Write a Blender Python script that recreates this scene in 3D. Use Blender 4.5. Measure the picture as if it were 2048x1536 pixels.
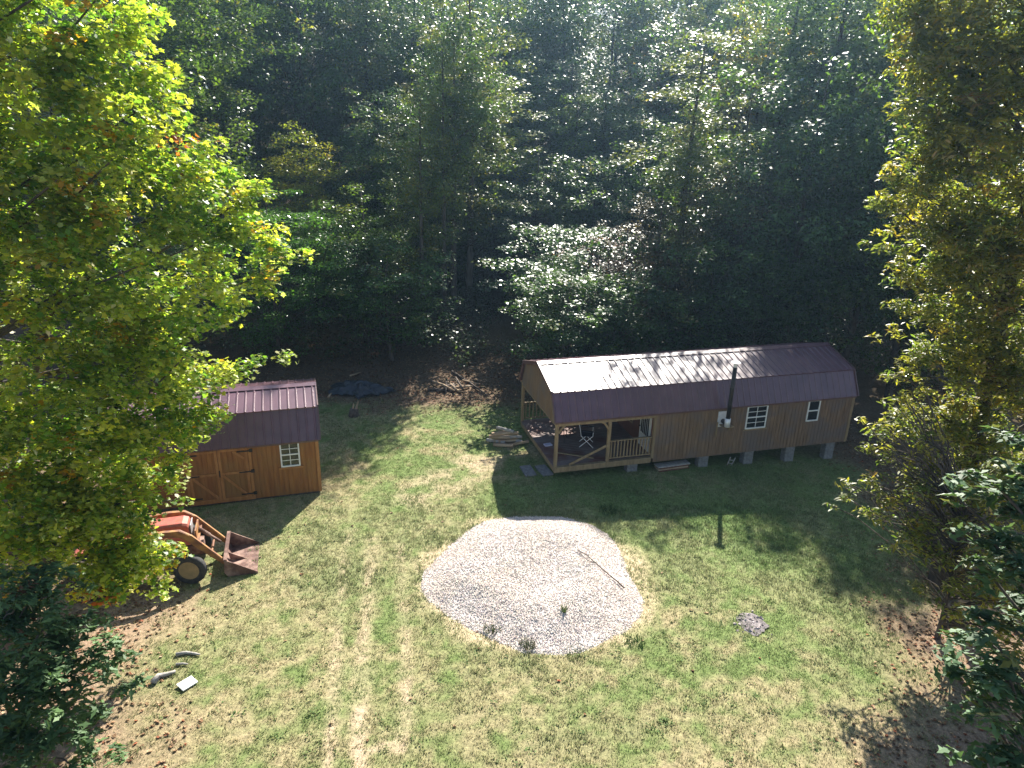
import bpy, math, random
import numpy as np
from mathutils import Vector, Matrix
for o in list(bpy.data.objects): bpy.data.objects.remove(o)
C = bpy.context.scene.collection
S = bpy.context.scene
R = math.radians
# ------------------------------------------------------------------ camera
CZ, FPX, PITCH, ROLL = 11.5, 1408.2, 0.3561, 0.026
cd = bpy.data.cameras.new('camera'); cam = bpy.data.objects.new('camera', cd); C.objects.link(cam)
F_ = Vector((0, math.cos(PITCH), -math.sin(PITCH))); r_ = Vector((1, 0, 0)); u_ = r_.cross(F_)
RX = math.cos(ROLL)*r_ + math.sin(ROLL)*u_; UX = -math.sin(ROLL)*r_ + math.cos(ROLL)*u_
M = Matrix((RX, UX, -F_)).transposed().to_4x4(); M.translation = Vector((0, 0, CZ))
cam.matrix_world = M
cd.sensor_width = 36; cd.lens = FPX/2048*36; cd.clip_end = 500; cd.clip_start = .1
S.camera = cam
def at(px, py, Y):
    """world point seen at photo pixel (px,py) at world distance Y"""
    d = F_ + RX*((px-1024)/FPX) - UX*((py-768)/FPX)
    return Vector((0, 0, CZ)) + d*(Y/d.y)
def project(P):
    d = Vector(P)-Vector((0, 0, CZ)); k = d.dot(F_)
    return 1024+FPX*d.dot(RX)/k, 768-FPX*d.dot(UX)/k
# ------------------------------------------------------------------ sky, sun, exposure
SAZ, SEL = R(15.3), R(38.8)
D = Vector((math.sin(SAZ)*math.cos(SEL), math.cos(SAZ)*math.cos(SEL), math.sin(SEL)))
W = bpy.data.worlds.new('World'); S.world = W; W.use_nodes = True
nt = W.node_tree; sk = nt.nodes.new('ShaderNodeTexSky'); sk.sky_type = 'NISHITA'; sk.sun_disc = False
sk.sun_elevation = SEL; sk.sun_rotation = SAZ
nt.links.new(sk.outputs[0], nt.nodes['Background'].inputs[0]); nt.nodes['Background'].inputs[1].default_value = .06
sl = bpy.data.lights.new('sun', 'SUN'); sl.energy = 5; sl.angle = R(.55); sl.color = (1, .94, .84)
so = bpy.data.objects.new('sun', sl); C.objects.link(so); so.rotation_euler = D.to_track_quat('Z', 'Y').to_euler(); so.location = D*60
S.view_settings.view_transform = 'Standard'; S.view_settings.look = 'None'; S.view_settings.gamma = 1
S.view_settings.exposure = 1.65
S.render.engine = 'CYCLES'
S.cycles.max_bounces = 8; S.cycles.diffuse_bounces = 4; S.cycles.glossy_bounces = 2; S.cycles.transmission_bounces = 6; S.cycles.transparent_max_bounces = 4
S.cycles.volume_bounces = 0
# ------------------------------------------------------------------ noise
def hash2(i, j, s):
    h = (i*374761393 + j*668265263 + s*362437) & 0xffffffff
    h = ((h ^ (h >> 13))*1274126177) & 0xffffffff
    return ((h ^ (h >> 16)) & 0xffff)/65535.0
def vnoise(x, y, s=0):
    x = np.asarray(x, float); y = np.asarray(y, float)
    i = np.floor(x).astype(np.int64); j = np.floor(y).astype(np.int64); f = x-i; g = y-j
    f = f*f*(3-2*f); g = g*g*(3-2*g)
    a = hash2(i, j, s)*(1-f)+hash2(i+1, j, s)*f; b = hash2(i, j+1, s)*(1-f)+hash2(i+1, j+1, s)*f
    return a*(1-g)+b*g
def fbm(x, y, s=0, o=4):
    t = 0; a = .5; n = 0
    for k in range(o): t = t+a*vnoise(np.asarray(x)*2**k, np.asarray(y)*2**k, s+k*17); n += a; a *= .5
    return t/n
def sst(a, b, x): t = np.clip((np.asarray(x, float)-a)/(b-a), 0, 1); return t*t*(3-2*t)
# ------------------------------------------------------------------ terrain height
def gz(x, y):
    x = np.asarray(x, float); y = np.asarray(y, float)
    h = -.05*np.clip(x-2, 0, 16) + .06*(fbm(x*.35, y*.35, 3, 3)-.5)
    h = h + .05*np.clip(y-30, 0, 25) + .28*np.clip(y-52, 0, 80)
    return h
def gh(x, y): return float(gz(x, y))
# ------------------------------------------------------------------ materials
def ramp(nt, fac, stops):
    r = nt.nodes.new('ShaderNodeValToRGB'); e = r.color_ramp.elements
    while len(e) < len(stops): e.new(.5)
    for k, (p, c) in enumerate(stops): e[k].position = p; e[k].color = (*c, 1)
    nt.links.new(fac, r.inputs[0]); return r.outputs[0]
def mat(name, c, c2=None, scale=6, rough=.7, metal=0, bump=.0, bscale=None, stretch=(1, 1, 1), detail=6, spec=.5, lo=.35, hi=.65, c3=None, scale3=1.2):
    m = bpy.data.materials.new(name); m.use_nodes = True; nt = m.node_tree; b = nt.nodes['Principled BSDF']
    b.inputs['Roughness'].default_value = rough; b.inputs['Metallic'].default_value = metal; b.inputs['Specular IOR Level'].default_value = spec
    tc = nt.nodes.new('ShaderNodeTexCoord'); mp = nt.nodes.new('ShaderNodeMapping'); mp.inputs['Scale'].default_value = stretch
    nt.links.new(tc.outputs['Object'], mp.inputs[0])
    if c2:
        n = nt.nodes.new('ShaderNodeTexNoise'); n.inputs['Scale'].default_value = scale; n.inputs['Detail'].default_value = detail
        nt.links.new(mp.outputs[0], n.inputs[0])
        col = ramp(nt, n.outputs[0], [(lo, c), (hi, c2)])
        if c3:
            n3 = nt.nodes.new('ShaderNodeTexNoise'); n3.inputs['Scale'].default_value = scale3; n3.inputs['Detail'].default_value = 5
            nt.links.new(tc.outputs['Object'], n3.inputs[0])
            mx = nt.nodes.new('ShaderNodeMix'); mx.data_type = 'RGBA'; fr = ramp(nt, n3.outputs[0], [(.44, (0, 0, 0)), (.62, (1, 1, 1))])
            nt.links.new(fr, mx.inputs[0]); nt.links.new(col, mx.inputs[6]); mx.inputs[7].default_value = (*c3, 1); col = mx.outputs[2]
        nt.links.new(col, b.inputs['Base Color'])
    else: b.inputs['Base Color'].default_value = (*c, 1)
    if bump:
        n2 = nt.nodes.new('ShaderNodeTexNoise'); n2.inputs['Scale'].default_value = bscale or scale*2; n2.inputs['Detail'].default_value = 6
        nt.links.new(mp.outputs[0], n2.inputs[0]); bp = nt.nodes.new('ShaderNodeBump'); bp.inputs['Strength'].default_value = bump; bp.inputs['Distance'].default_value = .05
        nt.links.new(n2.outputs[0], bp.inputs['Height']); nt.links.new(bp.outputs[0], b.inputs['Normal'])
    return m
def leafmat(name, trans=.45, gloss=.08, grough=.35, tint=(1, 1, 1), tsat=(1.35, 1.35, .55)):
    m = bpy.data.materials.new(name); m.use_nodes = True; nt = m.node_tree; nt.nodes.clear(); L = nt.links
    out = nt.nodes.new('ShaderNodeOutputMaterial'); a = nt.nodes.new('ShaderNodeAttribute'); a.attribute_name = 'Col'
    oi = nt.nodes.new('ShaderNodeObjectInfo')
    mx = nt.nodes.new('ShaderNodeMix'); mx.data_type = 'RGBA'; mx.blend_type = 'MULTIPLY'; mx.inputs[0].default_value = 1
    L.new(a.outputs['Color'], mx.inputs[6]); L.new(oi.outputs['Color'], mx.inputs[7])
    tm = nt.nodes.new('ShaderNodeMix'); tm.data_type = 'RGBA'; tm.blend_type = 'MULTIPLY'; tm.inputs[0].default_value = 1
    L.new(mx.outputs[2], tm.inputs[6]); tm.inputs[7].default_value = (*tsat, 1)
    d = nt.nodes.new('ShaderNodeBsdfDiffuse'); t = nt.nodes.new('ShaderNodeBsdfTranslucent'); g = nt.nodes.new('ShaderNodeBsdfGlossy'); g.inputs['Roughness'].default_value = grough
    L.new(mx.outputs[2], d.inputs[0]); L.new(tm.outputs[2], t.inputs[0])
    s1 = nt.nodes.new('ShaderNodeMixShader'); s1.inputs[0].default_value = trans; L.new(d.outputs[0], s1.inputs[1]); L.new(t.outputs[0], s1.inputs[2])
    fr = nt.nodes.new('ShaderNodeFresnel'); fr.inputs[0].default_value = 1.42
    fm = nt.nodes.new('ShaderNodeMath'); fm.operation = 'MULTIPLY_ADD'; fm.inputs[1].default_value = gloss*6; fm.inputs[2].default_value = gloss*.15
    L.new(fr.outputs[0], fm.inputs[0])
    s2 = nt.nodes.new('ShaderNodeMixShader'); L.new(fm.outputs[0], s2.inputs[0]); L.new(s1.outputs[0], s2.inputs[1]); L.new(g.outputs[0], s2.inputs[2])
    L.new(s2.outputs[0], out.inputs[0]); return m
def attrmat(name, rough=.8, trans=0):
    m = bpy.data.materials.new(name); m.use_nodes = True; nt = m.node_tree; b = nt.nodes['Principled BSDF']; b.inputs['Roughness'].default_value = rough; b.inputs['Specular IOR Level'].default_value = .25
    a = nt.nodes.new('ShaderNodeAttribute'); a.attribute_name = 'Col'; nt.links.new(a.outputs['Color'], b.inputs['Base Color'])
    if trans:
        t = nt.nodes.new('ShaderNodeBsdfTranslucent'); nt.links.new(a.outputs['Color'], t.inputs[0]); x = nt.nodes.new('ShaderNodeMixShader'); x.inputs[0].default_value = trans
        nt.links.new(b.outputs[0], x.inputs[1]); nt.links.new(t.outputs[0], x.inputs[2]); nt.links.new(x.outputs[0], nt.nodes['Material Output'].inputs[0])
    return m
LEAF = leafmat('leaf', .5, .09, .32, tsat=(1.8, 1.75, .6))
LEAFM = leafmat('maple_leaf', .62, .05, .4, tsat=(1.75, 2.1, .6))
LEAFH = leafmat('hickory_leaf', .6, .06, .4, tsat=(1.75, 1.95, .6))
LEAFO = leafmat('oak_leaf', .38, .05, .5)
BARK = mat('bark', (.05, .04, .032), (.12, .10, .085), 7, .95, bump=.6, stretch=(1, 1, .25))
BARKG = mat('grey_bark', (.16, .14, .12), (.30, .27, .23), 7, .95, bump=.5, stretch=(1, 1, .25))
CABSIDE = mat('weathered_siding', (.135, .082, .047), (.22, .14, .084), 9, .8, bump=.15, stretch=(1.2, 1.2, .12), c3=(.145, .108, .09), scale3=1.1)
SHEDSIDE = mat('stained_siding', (.22, .082, .02), (.32, .135, .035), 9, .7, bump=.12, stretch=(1.2, 1.2, .12), c3=(.24, .12, .035), scale3=1.0)
SHEDTRIM = mat('stained_trim', (.30, .125, .035), (.40, .185, .06), 9, .65, stretch=(1, 1, .3))
REDWALL = mat('red_brown_siding', (.12, .045, .03), (.19, .075, .045), 9, .75, stretch=(1.2, 1.2, .12))
POSTW = mat('treated_timber', (.20, .14, .075), (.29, .21, .115), 10, .8, bump=.12, stretch=(1, 1, .2))
DECKW = mat('deck_boards', (.15, .11, .10), (.25, .19, .175), 7, .75, stretch=(.3, 6, 1), c3=(.15, .06, .045), scale3=.9)
ROOFM = mat('brown_metal_roof', (.088, .036, .052), (.12, .053, .072), 2.2, .36, metal=0, spec=.9, bump=.03, bscale=4)
ROOFT = mat('roof_trim', (.09, .04, .04), (.12, .06, .055), 3, .4, spec=.7)
CONC = mat('concrete_block', (.15, .148, .15), (.23, .225, .225), 12, .95, bump=.4, bscale=40)
WHITE = mat('white_vinyl', (.78, .78, .76), (.7, .7, .67), 5, .45)
GLASS = mat('window_glass', (.012, .016, .02), None, rough=.06, spec=.8)
BLACKM = mat('black_pipe', (.012, .011, .012), (.03, .026, .025), 14, .5, bump=.05)
GALV = mat('galvanised_metal', (.78, .78, .8), (.66, .66, .68), 8, .35, metal=.25)
IRON = mat('black_iron', (.012, .011, .01), (.03, .025, .02), 20, .55)
# ------------------------------------------------------------------ mesh helpers
class MB:
    def __init__(s): s.v = []; s.f = []
    def add(s, vs, fs):
        n = len(s.v); s.v += [tuple(v) for v in vs]; s.f += [tuple(i+n for i in f) for f in fs]; return s
    def box(s, x0, x1, y0, y1, z0, z1):
        return s.add([(x0,y0,z0),(x1,y0,z0),(x1,y1,z0),(x0,y1,z0),(x0,y0,z1),(x1,y0,z1),(x1,y1,z1),(x0,y1,z1)],
                     [(0,3,2,1),(4,5,6,7),(0,1,5,4),(1,2,6,5),(2,3,7,6),(3,0,4,7)])
    def beam(s, p, q, w, h, up=(0, 0, 1)):
        p, q = Vector(p), Vector(q); d = (q-p).normalized(); a = d.cross(Vector(up))
        if a.length < 1e-4: a = d.cross(Vector((1, 0, 0)))
        a.normalize(); b = a.cross(d); vs = []
        for c in (p, q): vs += [c-a*w/2-b*h/2, c+a*w/2-b*h/2, c+a*w/2+b*h/2, c-a*w/2+b*h/2]
        return s.add(vs, [(0,1,2,3),(7,6,5,4),(0,4,5,1),(1,5,6,2),(2,6,7,3),(3,7,4,0)])
    def tube(s, pts, rad, n=8, cap=True, squash=1):
        pts = [Vector(p) for p in pts]; k = len(pts)
        if not hasattr(rad, '__len__'): rad = [rad]*k
        t0 = (pts[1]-pts[0]).normalized(); a = t0.cross(Vector((0, 0, 1)))
        if a.length < .05: a = t0.cross(Vector((1, 0, 0)))
        a.normalize(); vs = []; fs = []
        for i, p in enumerate(pts):
            t = (pts[min(i+1, k-1)]-pts[max(i-1, 0)]).normalized(); a = (a-t*a.dot(t)).normalized(); b = t.cross(a)
            for j in range(n):
                w = 2*math.pi*j/n; vs.append(p+(a*math.cos(w)+b*math.sin(w)*squash)*rad[i])
        for i in range(k-1):
            for j in range(n): fs.append((i*n+j, i*n+(j+1) % n, (i+1)*n+(j+1) % n, (i+1)*n+j))
        if cap: fs += [tuple(range(n-1, -1, -1)), tuple((k-1)*n+j for j in range(n))]
        return s.add(vs, fs)
    def prism(s, poly, x0, x1, ax='x'):
        """poly of (a,b) extruded along x (a=y,b=z), or along y (a=x,b=z)"""
        n = len(poly)
        mk = (lambda c, a, b: (c, a, b)) if ax == 'x' else (lambda c, a, b: (a, c, b))
        vs = [mk(x0, a, b) for a, b in poly]+[mk(x1, a, b) for a, b in poly]
        return s.add(vs, [tuple(range(n-1, -1, -1)), tuple(range(n, 2*n))]+[(i, (i+1) % n, n+(i+1) % n, n+i) for i in range(n)])
    def lathe(s, prof, axis='z', n=20, c=(0, 0, 0), cap=True):
        """prof of (r,h)"""
        vs = []; fs = []; k = len(prof)
        for r, h in prof:
            for j in range(n):
                w = 2*math.pi*j/n; a, b = r*math.cos(w), r*math.sin(w)
                vs.append({'z': (a+c[0], b+c[1], h+c[2]), 'y': (a+c[0], h+c[1], b+c[2]), 'x': (h+c[0], a+c[1], b+c[2])}[axis])
        for i in range(k-1):
            for j in range(n): fs.append((i*n+j, i*n+(j+1) % n, (i+1)*n+(j+1) % n, (i+1)*n+j))
        if cap: fs += [tuple(range(n-1, -1, -1)), tuple((k-1)*n+j for j in range(n))]
        return s.add(vs, fs)
    def build(s, name, m, parent=None, bev=0, smooth=False):
        me = bpy.data.meshes.new(name); me.from_pydata(s.v, [], s.f); me.materials.append(m)
        import bmesh
        bm = bmesh.new(); bm.from_mesh(me); bmesh.ops.recalc_face_normals(bm, faces=bm.faces); bm.to_mesh(me); bm.free()
        if smooth:
            for p in me.polygons: p.use_smooth = True
        o = bpy.data.objects.new(name, me); C.objects.link(o)
        if parent: o.parent = parent
        if bev:
            b = o.modifiers.new('bevel', 'BEVEL'); b.width = bev; b.segments = 2; b.limit_method = 'ANGLE'
        return o
def tag(o, label=None, cat=None, group=None, kind=None):
    for k, v in (('label', label), ('category', cat), ('group', group), ('kind', kind)):
        if v: o[k] = v
    return o
def empty(name, loc, rz, label, cat, group=None):
    o = bpy.data.objects.new(name, None); C.objects.link(o); o.location = loc; o.rotation_euler = (0, 0, rz); o.empty_display_size = .2
    return tag(o, label, cat, group)
def npmesh(name, verts, K, m, cols=None, parent=None, smooth=False):
    """verts (N,K,3): N polygons of K own vertices; cols (N,3)"""
    N = len(verts); me = bpy.data.meshes.new(name)
    me.vertices.add(N*K); me.vertices.foreach_set('co', np.ascontiguousarray(verts, np.float32).ravel())
    me.loops.add(N*K); me.loops.foreach_set('vertex_index', np.arange(N*K, dtype=np.int32))
    me.polygons.add(N); me.polygons.foreach_set('loop_start', np.arange(0, N*K, K, dtype=np.int32))
    me.update(calc_edges=True)
    if cols is not None:
        a = me.color_attributes.new('Col', 'FLOAT_COLOR', 'POINT')
        c = np.ones((N, K, 4), np.float32); c[:, :, :3] = np.asarray(cols)[:, None, :]; a.data.foreach_set('color', c.ravel())
    me.materials.append(m); o = bpy.data.objects.new(name, me); C.objects.link(o)
    if parent: o.parent = parent
    return o
def grid(name, xs, ys, Z, m, attrs=None, col=None):
    nx, ny = len(xs), len(ys); X, Y = np.meshgrid(xs, ys); v = np.stack([X, Y, Z], -1).reshape(-1, 3)
    i = np.arange(nx*ny).reshape(ny, nx); f = np.stack([i[:-1, :-1], i[:-1, 1:], i[1:, 1:], i[1:, :-1]], -1).reshape(-1, 4)
    me = bpy.data.meshes.new(name); me.vertices.add(len(v)); me.vertices.foreach_set('co', v.astype(np.float32).ravel())
    me.loops.add(f.size); me.loops.foreach_set('vertex_index', f.astype(np.int32).ravel()); me.polygons.add(len(f)); me.polygons.foreach_set('loop_start', np.arange(0, f.size, 4, dtype=np.int32))
    me.update(calc_edges=True); me.polygons.foreach_set('use_smooth', np.ones(len(f), bool))
    if col is not None:
        a = me.color_attributes.new('Col', 'FLOAT_COLOR', 'POINT'); c = np.ones((len(v), 4), np.float32); c[:, :3] = col.reshape(-1, 3); a.data.foreach_set('color', c.ravel())
    me.materials.append(m); o = bpy.data.objects.new(name, me); C.objects.link(o); return o
# ------------------------------------------------------------------ placing of the buildings
YAW = .2782
CO = Vector((1.5175, 21.626, CZ-11.2624)); CL, CW, CHE, CHB, CIB, CHR = 11.906, 4.15, 1.962, 2.817, .401, 3.319
SYAW = .30
SO = Vector((-6.112, 20.252, CZ-11.412)); SL, SW, SHE, SHB, SIB, SHR = 5.9, 3.33, 1.916, 2.82, .384, 3.124
TO = Vector((-8.45, 16.08, 0)); TYAW = .30
PC = (.78, 16.1)   # gravel pile centre
def inrect(x, y, o, yaw, u0, u1, v0, v1, m=0):
    a = x-o[0]; b = y-o[1]; u = a*math.cos(yaw)+b*math.sin(yaw); v = -a*math.sin(yaw)+b*math.cos(yaw)
    return (u > u0-m) & (u < u1+m) & (v > v0-m) & (v < v1+m)
# ------------------------------------------------------------------ ground cover masks (which ground is bare, dry, green, under trees)
def seg_d(x, y, pts):
    d = 1e9
    for (ax, ay), (bx, by) in zip(pts, pts[1:]):
        t = np.clip(((x-ax)*(bx-ax)+(y-ay)*(by-ay))/((bx-ax)**2+(by-ay)**2), 0, 1); d = np.minimum(d, np.hypot(x-ax-t*(bx-ax), y-ay-t*(by-ay)))
    return d
def g2(l): return [tuple(gnd_(a, b))[:2] for a, b in l]
def gnd_(px, py, z=0.): d = F_+RX*((px-1024)/FPX)-UX*((py-768)/FPX); return Vector((0, 0, CZ))+d*((z-CZ)/d.z)
T1 = g2([(700, 1060), (688, 1130), (678, 1230), (672, 1350), (664, 1450), (655, 1560)])
T2 = g2([(745, 1080), (735, 1180), (722, 1330), (717, 1440), (718, 1560)])
T3 = g2([(800, 1090), (812, 1260), (812, 1420), (800, 1500), (765, 1488), (730, 1508)])
def masks(x, y):
    n1 = fbm(x*.55, y*.55, 11, 4); n2 = fbm(x*1.7, y*1.7, 29, 3); n3 = fbm(x*.22+5, y*.22, 41, 3)
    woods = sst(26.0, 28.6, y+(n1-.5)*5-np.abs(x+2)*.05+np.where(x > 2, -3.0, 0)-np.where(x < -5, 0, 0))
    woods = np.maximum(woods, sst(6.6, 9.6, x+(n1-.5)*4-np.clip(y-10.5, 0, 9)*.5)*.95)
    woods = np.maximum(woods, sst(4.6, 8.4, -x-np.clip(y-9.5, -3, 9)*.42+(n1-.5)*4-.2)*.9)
    tr = np.minimum(np.minimum(seg_d(x, y, T1)+.05, seg_d(x, y, T2)), seg_d(x, y, T3)+.05); track = (1-sst(.06, .27, tr+(n2-.5)*.3))*(.4+.6*sst(.36, .6, n2))*(.6+.4*sst(14.5, 11.5, y))
    path = (1-sst(.5, 1.4, seg_d(x, y, [(-3, 20.3), (-1.6, 22), (-.6, 24)])+(n2-.5)*.8))*.8
    n4 = fbm(x*4.2, y*4.2, 83, 3); dry = .06+.84*sst(.4, .66, n1*.28+n2*.27+n4*.3+n3*.15+.07*sst(14.5, 8.5, y)+.05*sst(-2, -6, x)-.03*sst(2, 6, x)*sst(11, 16, y))
    lush = .8*sst(.5, .68, n3*.4+n2*.3+n4*.3+.1*np.exp(-((x-7)**2+(y-20)**2)/18)+.08*np.exp(-((x+4.5)**2+(y-15.5)**2)/3))
    return woods, np.maximum(track*.84, path*.55*sst(.3, .6, n2)), dry, lush, n1, n2
GREEN = np.array((.125, .185, .06)); LUSH = np.array((.08, .155, .045)); STRAW = np.array((.45, .37, .235)); SOIL = np.array((.42, .29, .225)); LITTER = np.array((.12, .08, .06)); PALE = np.array((.50, .38, .29))
xs = np.concatenate([np.linspace(-70, -16, 37), np.linspace(-15.8, 17, 240), np.linspace(18, 75, 39)]); ys = np.concatenate([np.linspace(-12, 5.5, 12), np.linspace(6, 36, 230), np.linspace(37, 125, 60)])
X, Y = np.meshgrid(xs, ys)
wd, tk, dry, lush, n1, n2 = masks(X, Y)
g = GREEN*(1-dry[..., None])+STRAW*.75*dry[..., None]
g = g*(1-lush[..., None]*.7)+LUSH*lush[..., None]*.7
g = g*(1-tk[..., None])+PALE*tk[..., None]
lit_ = LITTER*(.7+.7*n2[..., None])*np.where(Y > 40, .55, 1)[..., None]; lit_ = np.where((X > 5)[..., None] & (Y < 16)[..., None], lit_*1.35+SOIL*.25, lit_); lit_ = np.where((X < -4)[..., None] & (Y < 15)[..., None], lit_*1.3+SOIL*.25, lit_)  # litter on the far slope coloured darker to stand in for woods shade
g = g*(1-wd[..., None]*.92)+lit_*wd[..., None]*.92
pd = np.hypot((X-PC[0])/2.9, (Y-PC[1])/2.8); ring = (1-sst(.95, 1.2, pd+(n2-.5)*.4))[..., None]; g = g*(1-ring*.8)+np.array((.50, .40, .28))*ring*.8
GM = bpy.data.materials.new('yard_ground'); GM.use_nodes = True; nt = GM.node_tree; b = nt.nodes['Principled BSDF']; b.inputs['Roughness'].default_value = .95; b.inputs['Specular IOR Level'].default_value = .15
a = nt.nodes.new('ShaderNodeAttribute'); a.attribute_name = 'Col'; tc = nt.nodes.new('ShaderNodeTexCoord'); n = nt.nodes.new('ShaderNodeTexNoise'); n.inputs['Scale'].default_value = 9; n.inputs['Detail'].default_value = 10; n.inputs['Roughness'].default_value = .75
nt.links.new(tc.outputs['Object'], n.inputs[0]); rr = ramp(nt, n.outputs[0], [(.3, (.45, .45, .42)), (.7, (1.6, 1.55, 1.45))])
mx = nt.nodes.new('ShaderNodeMix'); mx.data_type = 'RGBA'; mx.blend_type = 'MULTIPLY'; mx.inputs[0].default_value = 1; nt.links.new(a.outputs['Color'], mx.inputs[6]); nt.links.new(rr, mx.inputs[7]); nt.links.new(mx.outputs[2], b.inputs['Base Color'])
bp = nt.nodes.new('ShaderNodeBump'); bp.inputs['Strength'].default_value = .8; bp.inputs['Distance'].default_value = .06; nt.links.new(n.outputs[0], bp.inputs['Height']); nt.links.new(bp.outputs[0], b.inputs['Normal'])
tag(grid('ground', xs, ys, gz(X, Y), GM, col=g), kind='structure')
# ------------------------------------------------------------------ cabin
SIDE_STEP = .145
def grooved(mb, a0, a1, z0, z1, face, depth=.012, gw=.022, flip=1, zt=None):
    """vertical board siding on the plane y=face facing -y (flip=1); zt(a) gives the top"""
    a = a0; zt = zt or (lambda t: z1)
    while a < a1-1e-4:
        b = min(a+SIDE_STEP-gw, a1); c = min(b+gw, a1)
        q = [(a, face, z0), (b, face, z0), (b, face, zt(b)), (a, face, zt(a))]; mb.add(q, [(0, 1, 2, 3)])
        if c > b+1e-4:
            fd = face+depth*flip
            mb.add([(b, fd, z0), (c, fd, z0), (c, fd, zt(c)), (b, fd, zt(b))], [(0, 1, 2, 3)])
            for e in (b, c): mb.add([(e, face, z0), (e, fd, z0), (e, fd, zt(e)), (e, face, zt(e))], [(0, 1, 2, 3)])
        a = c
def window(parent, u0, u1, z0, z1, rows, cols, y=0, m=WHITE, upper=True):
    """double-hung window standing on the face y (looking towards -y)"""
    t = .045; w = MB()
    w.box(u0, u0+t, y-.035, y+.03, z0, z1).box(u1-t, u1, y-.035, y+.03, z0, z1).box(u0+t, u1-t, y-.035, y+.03, z1-t, z1).box(u0+t, u1-t, y-.045, y+.03, z0, z0+t)
    zm = (z0+z1)/2; w.box(u0+t, u1-t, y-.03, y+.02, zm-.022, zm+.022)
    o = w.build('window', m, parent, .004)
    g = MB()
    if cols > 1:
        for c in range(1, cols):
            uc = u0+t+(u1-u0-2*t)*c/cols; g.box(uc-.01, uc+.01, y-.018, y+.005, z0+t, zm-.022).box(uc-.01, uc+.01, y-.018, y+.005, zm+.022, z1-t)
    if rows > 2:
        for za, zb in ((z0+t, zm-.022), (zm+.022, z1-t)): g.box(u0+t, u1-t, y-.016, y+.004, (za+zb)/2-.01, (za+zb)/2+.01)
    if g.v: g.build('grille', m, o)
    MB().box(u0+t-.005, u1-t+.005, y-.008, y-.004, z0+t-.005, z1-t+.005).build('pane', GLASS, o)
    return o
def gambrel(W_, he, hb, ib, hr, off=0):
    return [(-.07, he-.06), (ib, hb), (W_/2, hr), (W_-ib, hb), (W_+.07, he-.06)]
def roofparts(parent, L, W_, he, hb, ib, hr, over=.09):
    p = gambrel(W_, he, hb, ib, hr); th = .035; rf = MB()
    for k in range(4):
        (a, za), (b, zb) = p[k], p[k+1]; d = Vector((b-a, zb-za)).normalized(); n = Vector((-d.y, d.x))
        ext0 = -.05 if k == 1 else 0; ext1 = .05 if k == 2 else 0; lift = .016 if k in (1, 2) else 0
        A = Vector((a, za))+d*ext0+n*lift; B = Vector((b, zb))+d*ext1+n*lift
        rf.prism([tuple(A), tuple(B), tuple(B-n*th), tuple(A-n*th)], -over, L+over)
        x = -over+.06
        while x < L+over-.03:
            q = [(x-.034, 0), (x-.014, .024), (x+.014, .024), (x+.034, 0)]
            vs = [(xx, *(P+n*(h+.001))) for P in (A, B) for xx, h in q]
            rf.add(vs, [(0, 1, 5, 4), (1, 2, 6, 5), (2, 3, 7, 6), (3, 2, 1, 0), (4, 5, 6, 7)])
            x += .256
    r = rf.build('roof', ROOFM, parent)
    c = MB(); a = math.atan2(hr-hb, W_/2-ib); w = .2
    zc = hr+.05; c.prism([(W_/2-w*math.cos(a), zc-w*math.sin(a)), (W_/2, zc), (W_/2+w*math.cos(a), zc-w*math.sin(a)), (W_/2+w*math.cos(a), zc-w*math.sin(a)-.012), (W_/2, zc-.014), (W_/2-w*math.cos(a), zc-w*math.sin(a)-.012)], -over-.01, L+over+.01)
    c.build('ridge_cap', ROOFM, r)
    t = MB()
    for x0 in (-over-.012, L+over-.03):
        t = MB()
        for k in range(4):
            (a, za), (b, zb) = p[k], p[k+1]; d = Vector((b-a, zb-za)).normalized(); n = Vector((-d.y, d.x)); A = Vector((a, za))+n*.045; B = Vector((b, zb))+n*.045
            t.prism([tuple(A), tuple(B), tuple(B-n*.13), tuple(A-n*.13)], x0, x0+.042)
        t.build('edge_trim', ROOFT, r)
    e = MB().box(-over+.04, L+over-.04, -.05, -.02, he-.13, he-.075); e.build('eave_trim', ROOFT, r)
    return r
def gab_top(W_, he, hb, ib, hr):
    p = gambrel(W_, he, hb, ib, hr)
    def f(v):
        for (a, za), (b, zb) in zip(p, p[1:]):
            if a <= v <= b: return za+(zb-za)*(v-a)/(b-a)-.05
        return he-.1
    return f
cab = empty('cabin', CO, YAW, 'long brown board cabin with a metal gambrel roof and open porch at its left end', 'cabin')
PU = 3.72; rim = .2
m = MB(); grooved(m, PU, CL, 0, CHE-.07, 0); m.box(PU, CL, .03, .1, 0, CHE-.07); m.build('front_wall', CABSIDE, cab)
m = MB(); grooved(m, PU, CL, 0, CHE-.07, CW, flip=-1); m.box(PU, CL, CW-.1, CW-.03, 0, CHE-.07); m.build('back_wall', CABSIDE, cab)
gt = gab_top(CW, CHE, CHB, CIB, CHR)
def endwall(name, u, z0, m_, out=1, v0=.0, v1=None, th=.09):
    v1 = v1 or CW; mb = MB(); tp = [(v, gt(v)) for v in (v0+.001, .05, .2, CIB, CW/2, CW-CIB, CW-.2, CW-.05, v1-.001)]
    return mb.prism([(v0, z0)]+tp+[(v1, z0)], u, u+th*out).build(name, m_, cab)
o = endwall('end_wall', CL-.1, 0, CABSIDE, 1, .1, CW-.1)
o = endwall('porch_wall', PU, rim, REDWALL, 1, .1, CW-.1)
o = endwall('gable_panel', 0.005, CHE-.2, CABSIDE, 1, .02, CW-.02, .06)
MB().box(CL-.095, CL+.015, -.022, -.003, 0, CHE-.1).build('corner_trim', POSTW, cab, .004); MB().box(PU-.09, PU-.003, -.02, .09, .16, CHE-.1).build('corner_trim', POSTW, cab, .004)
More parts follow.
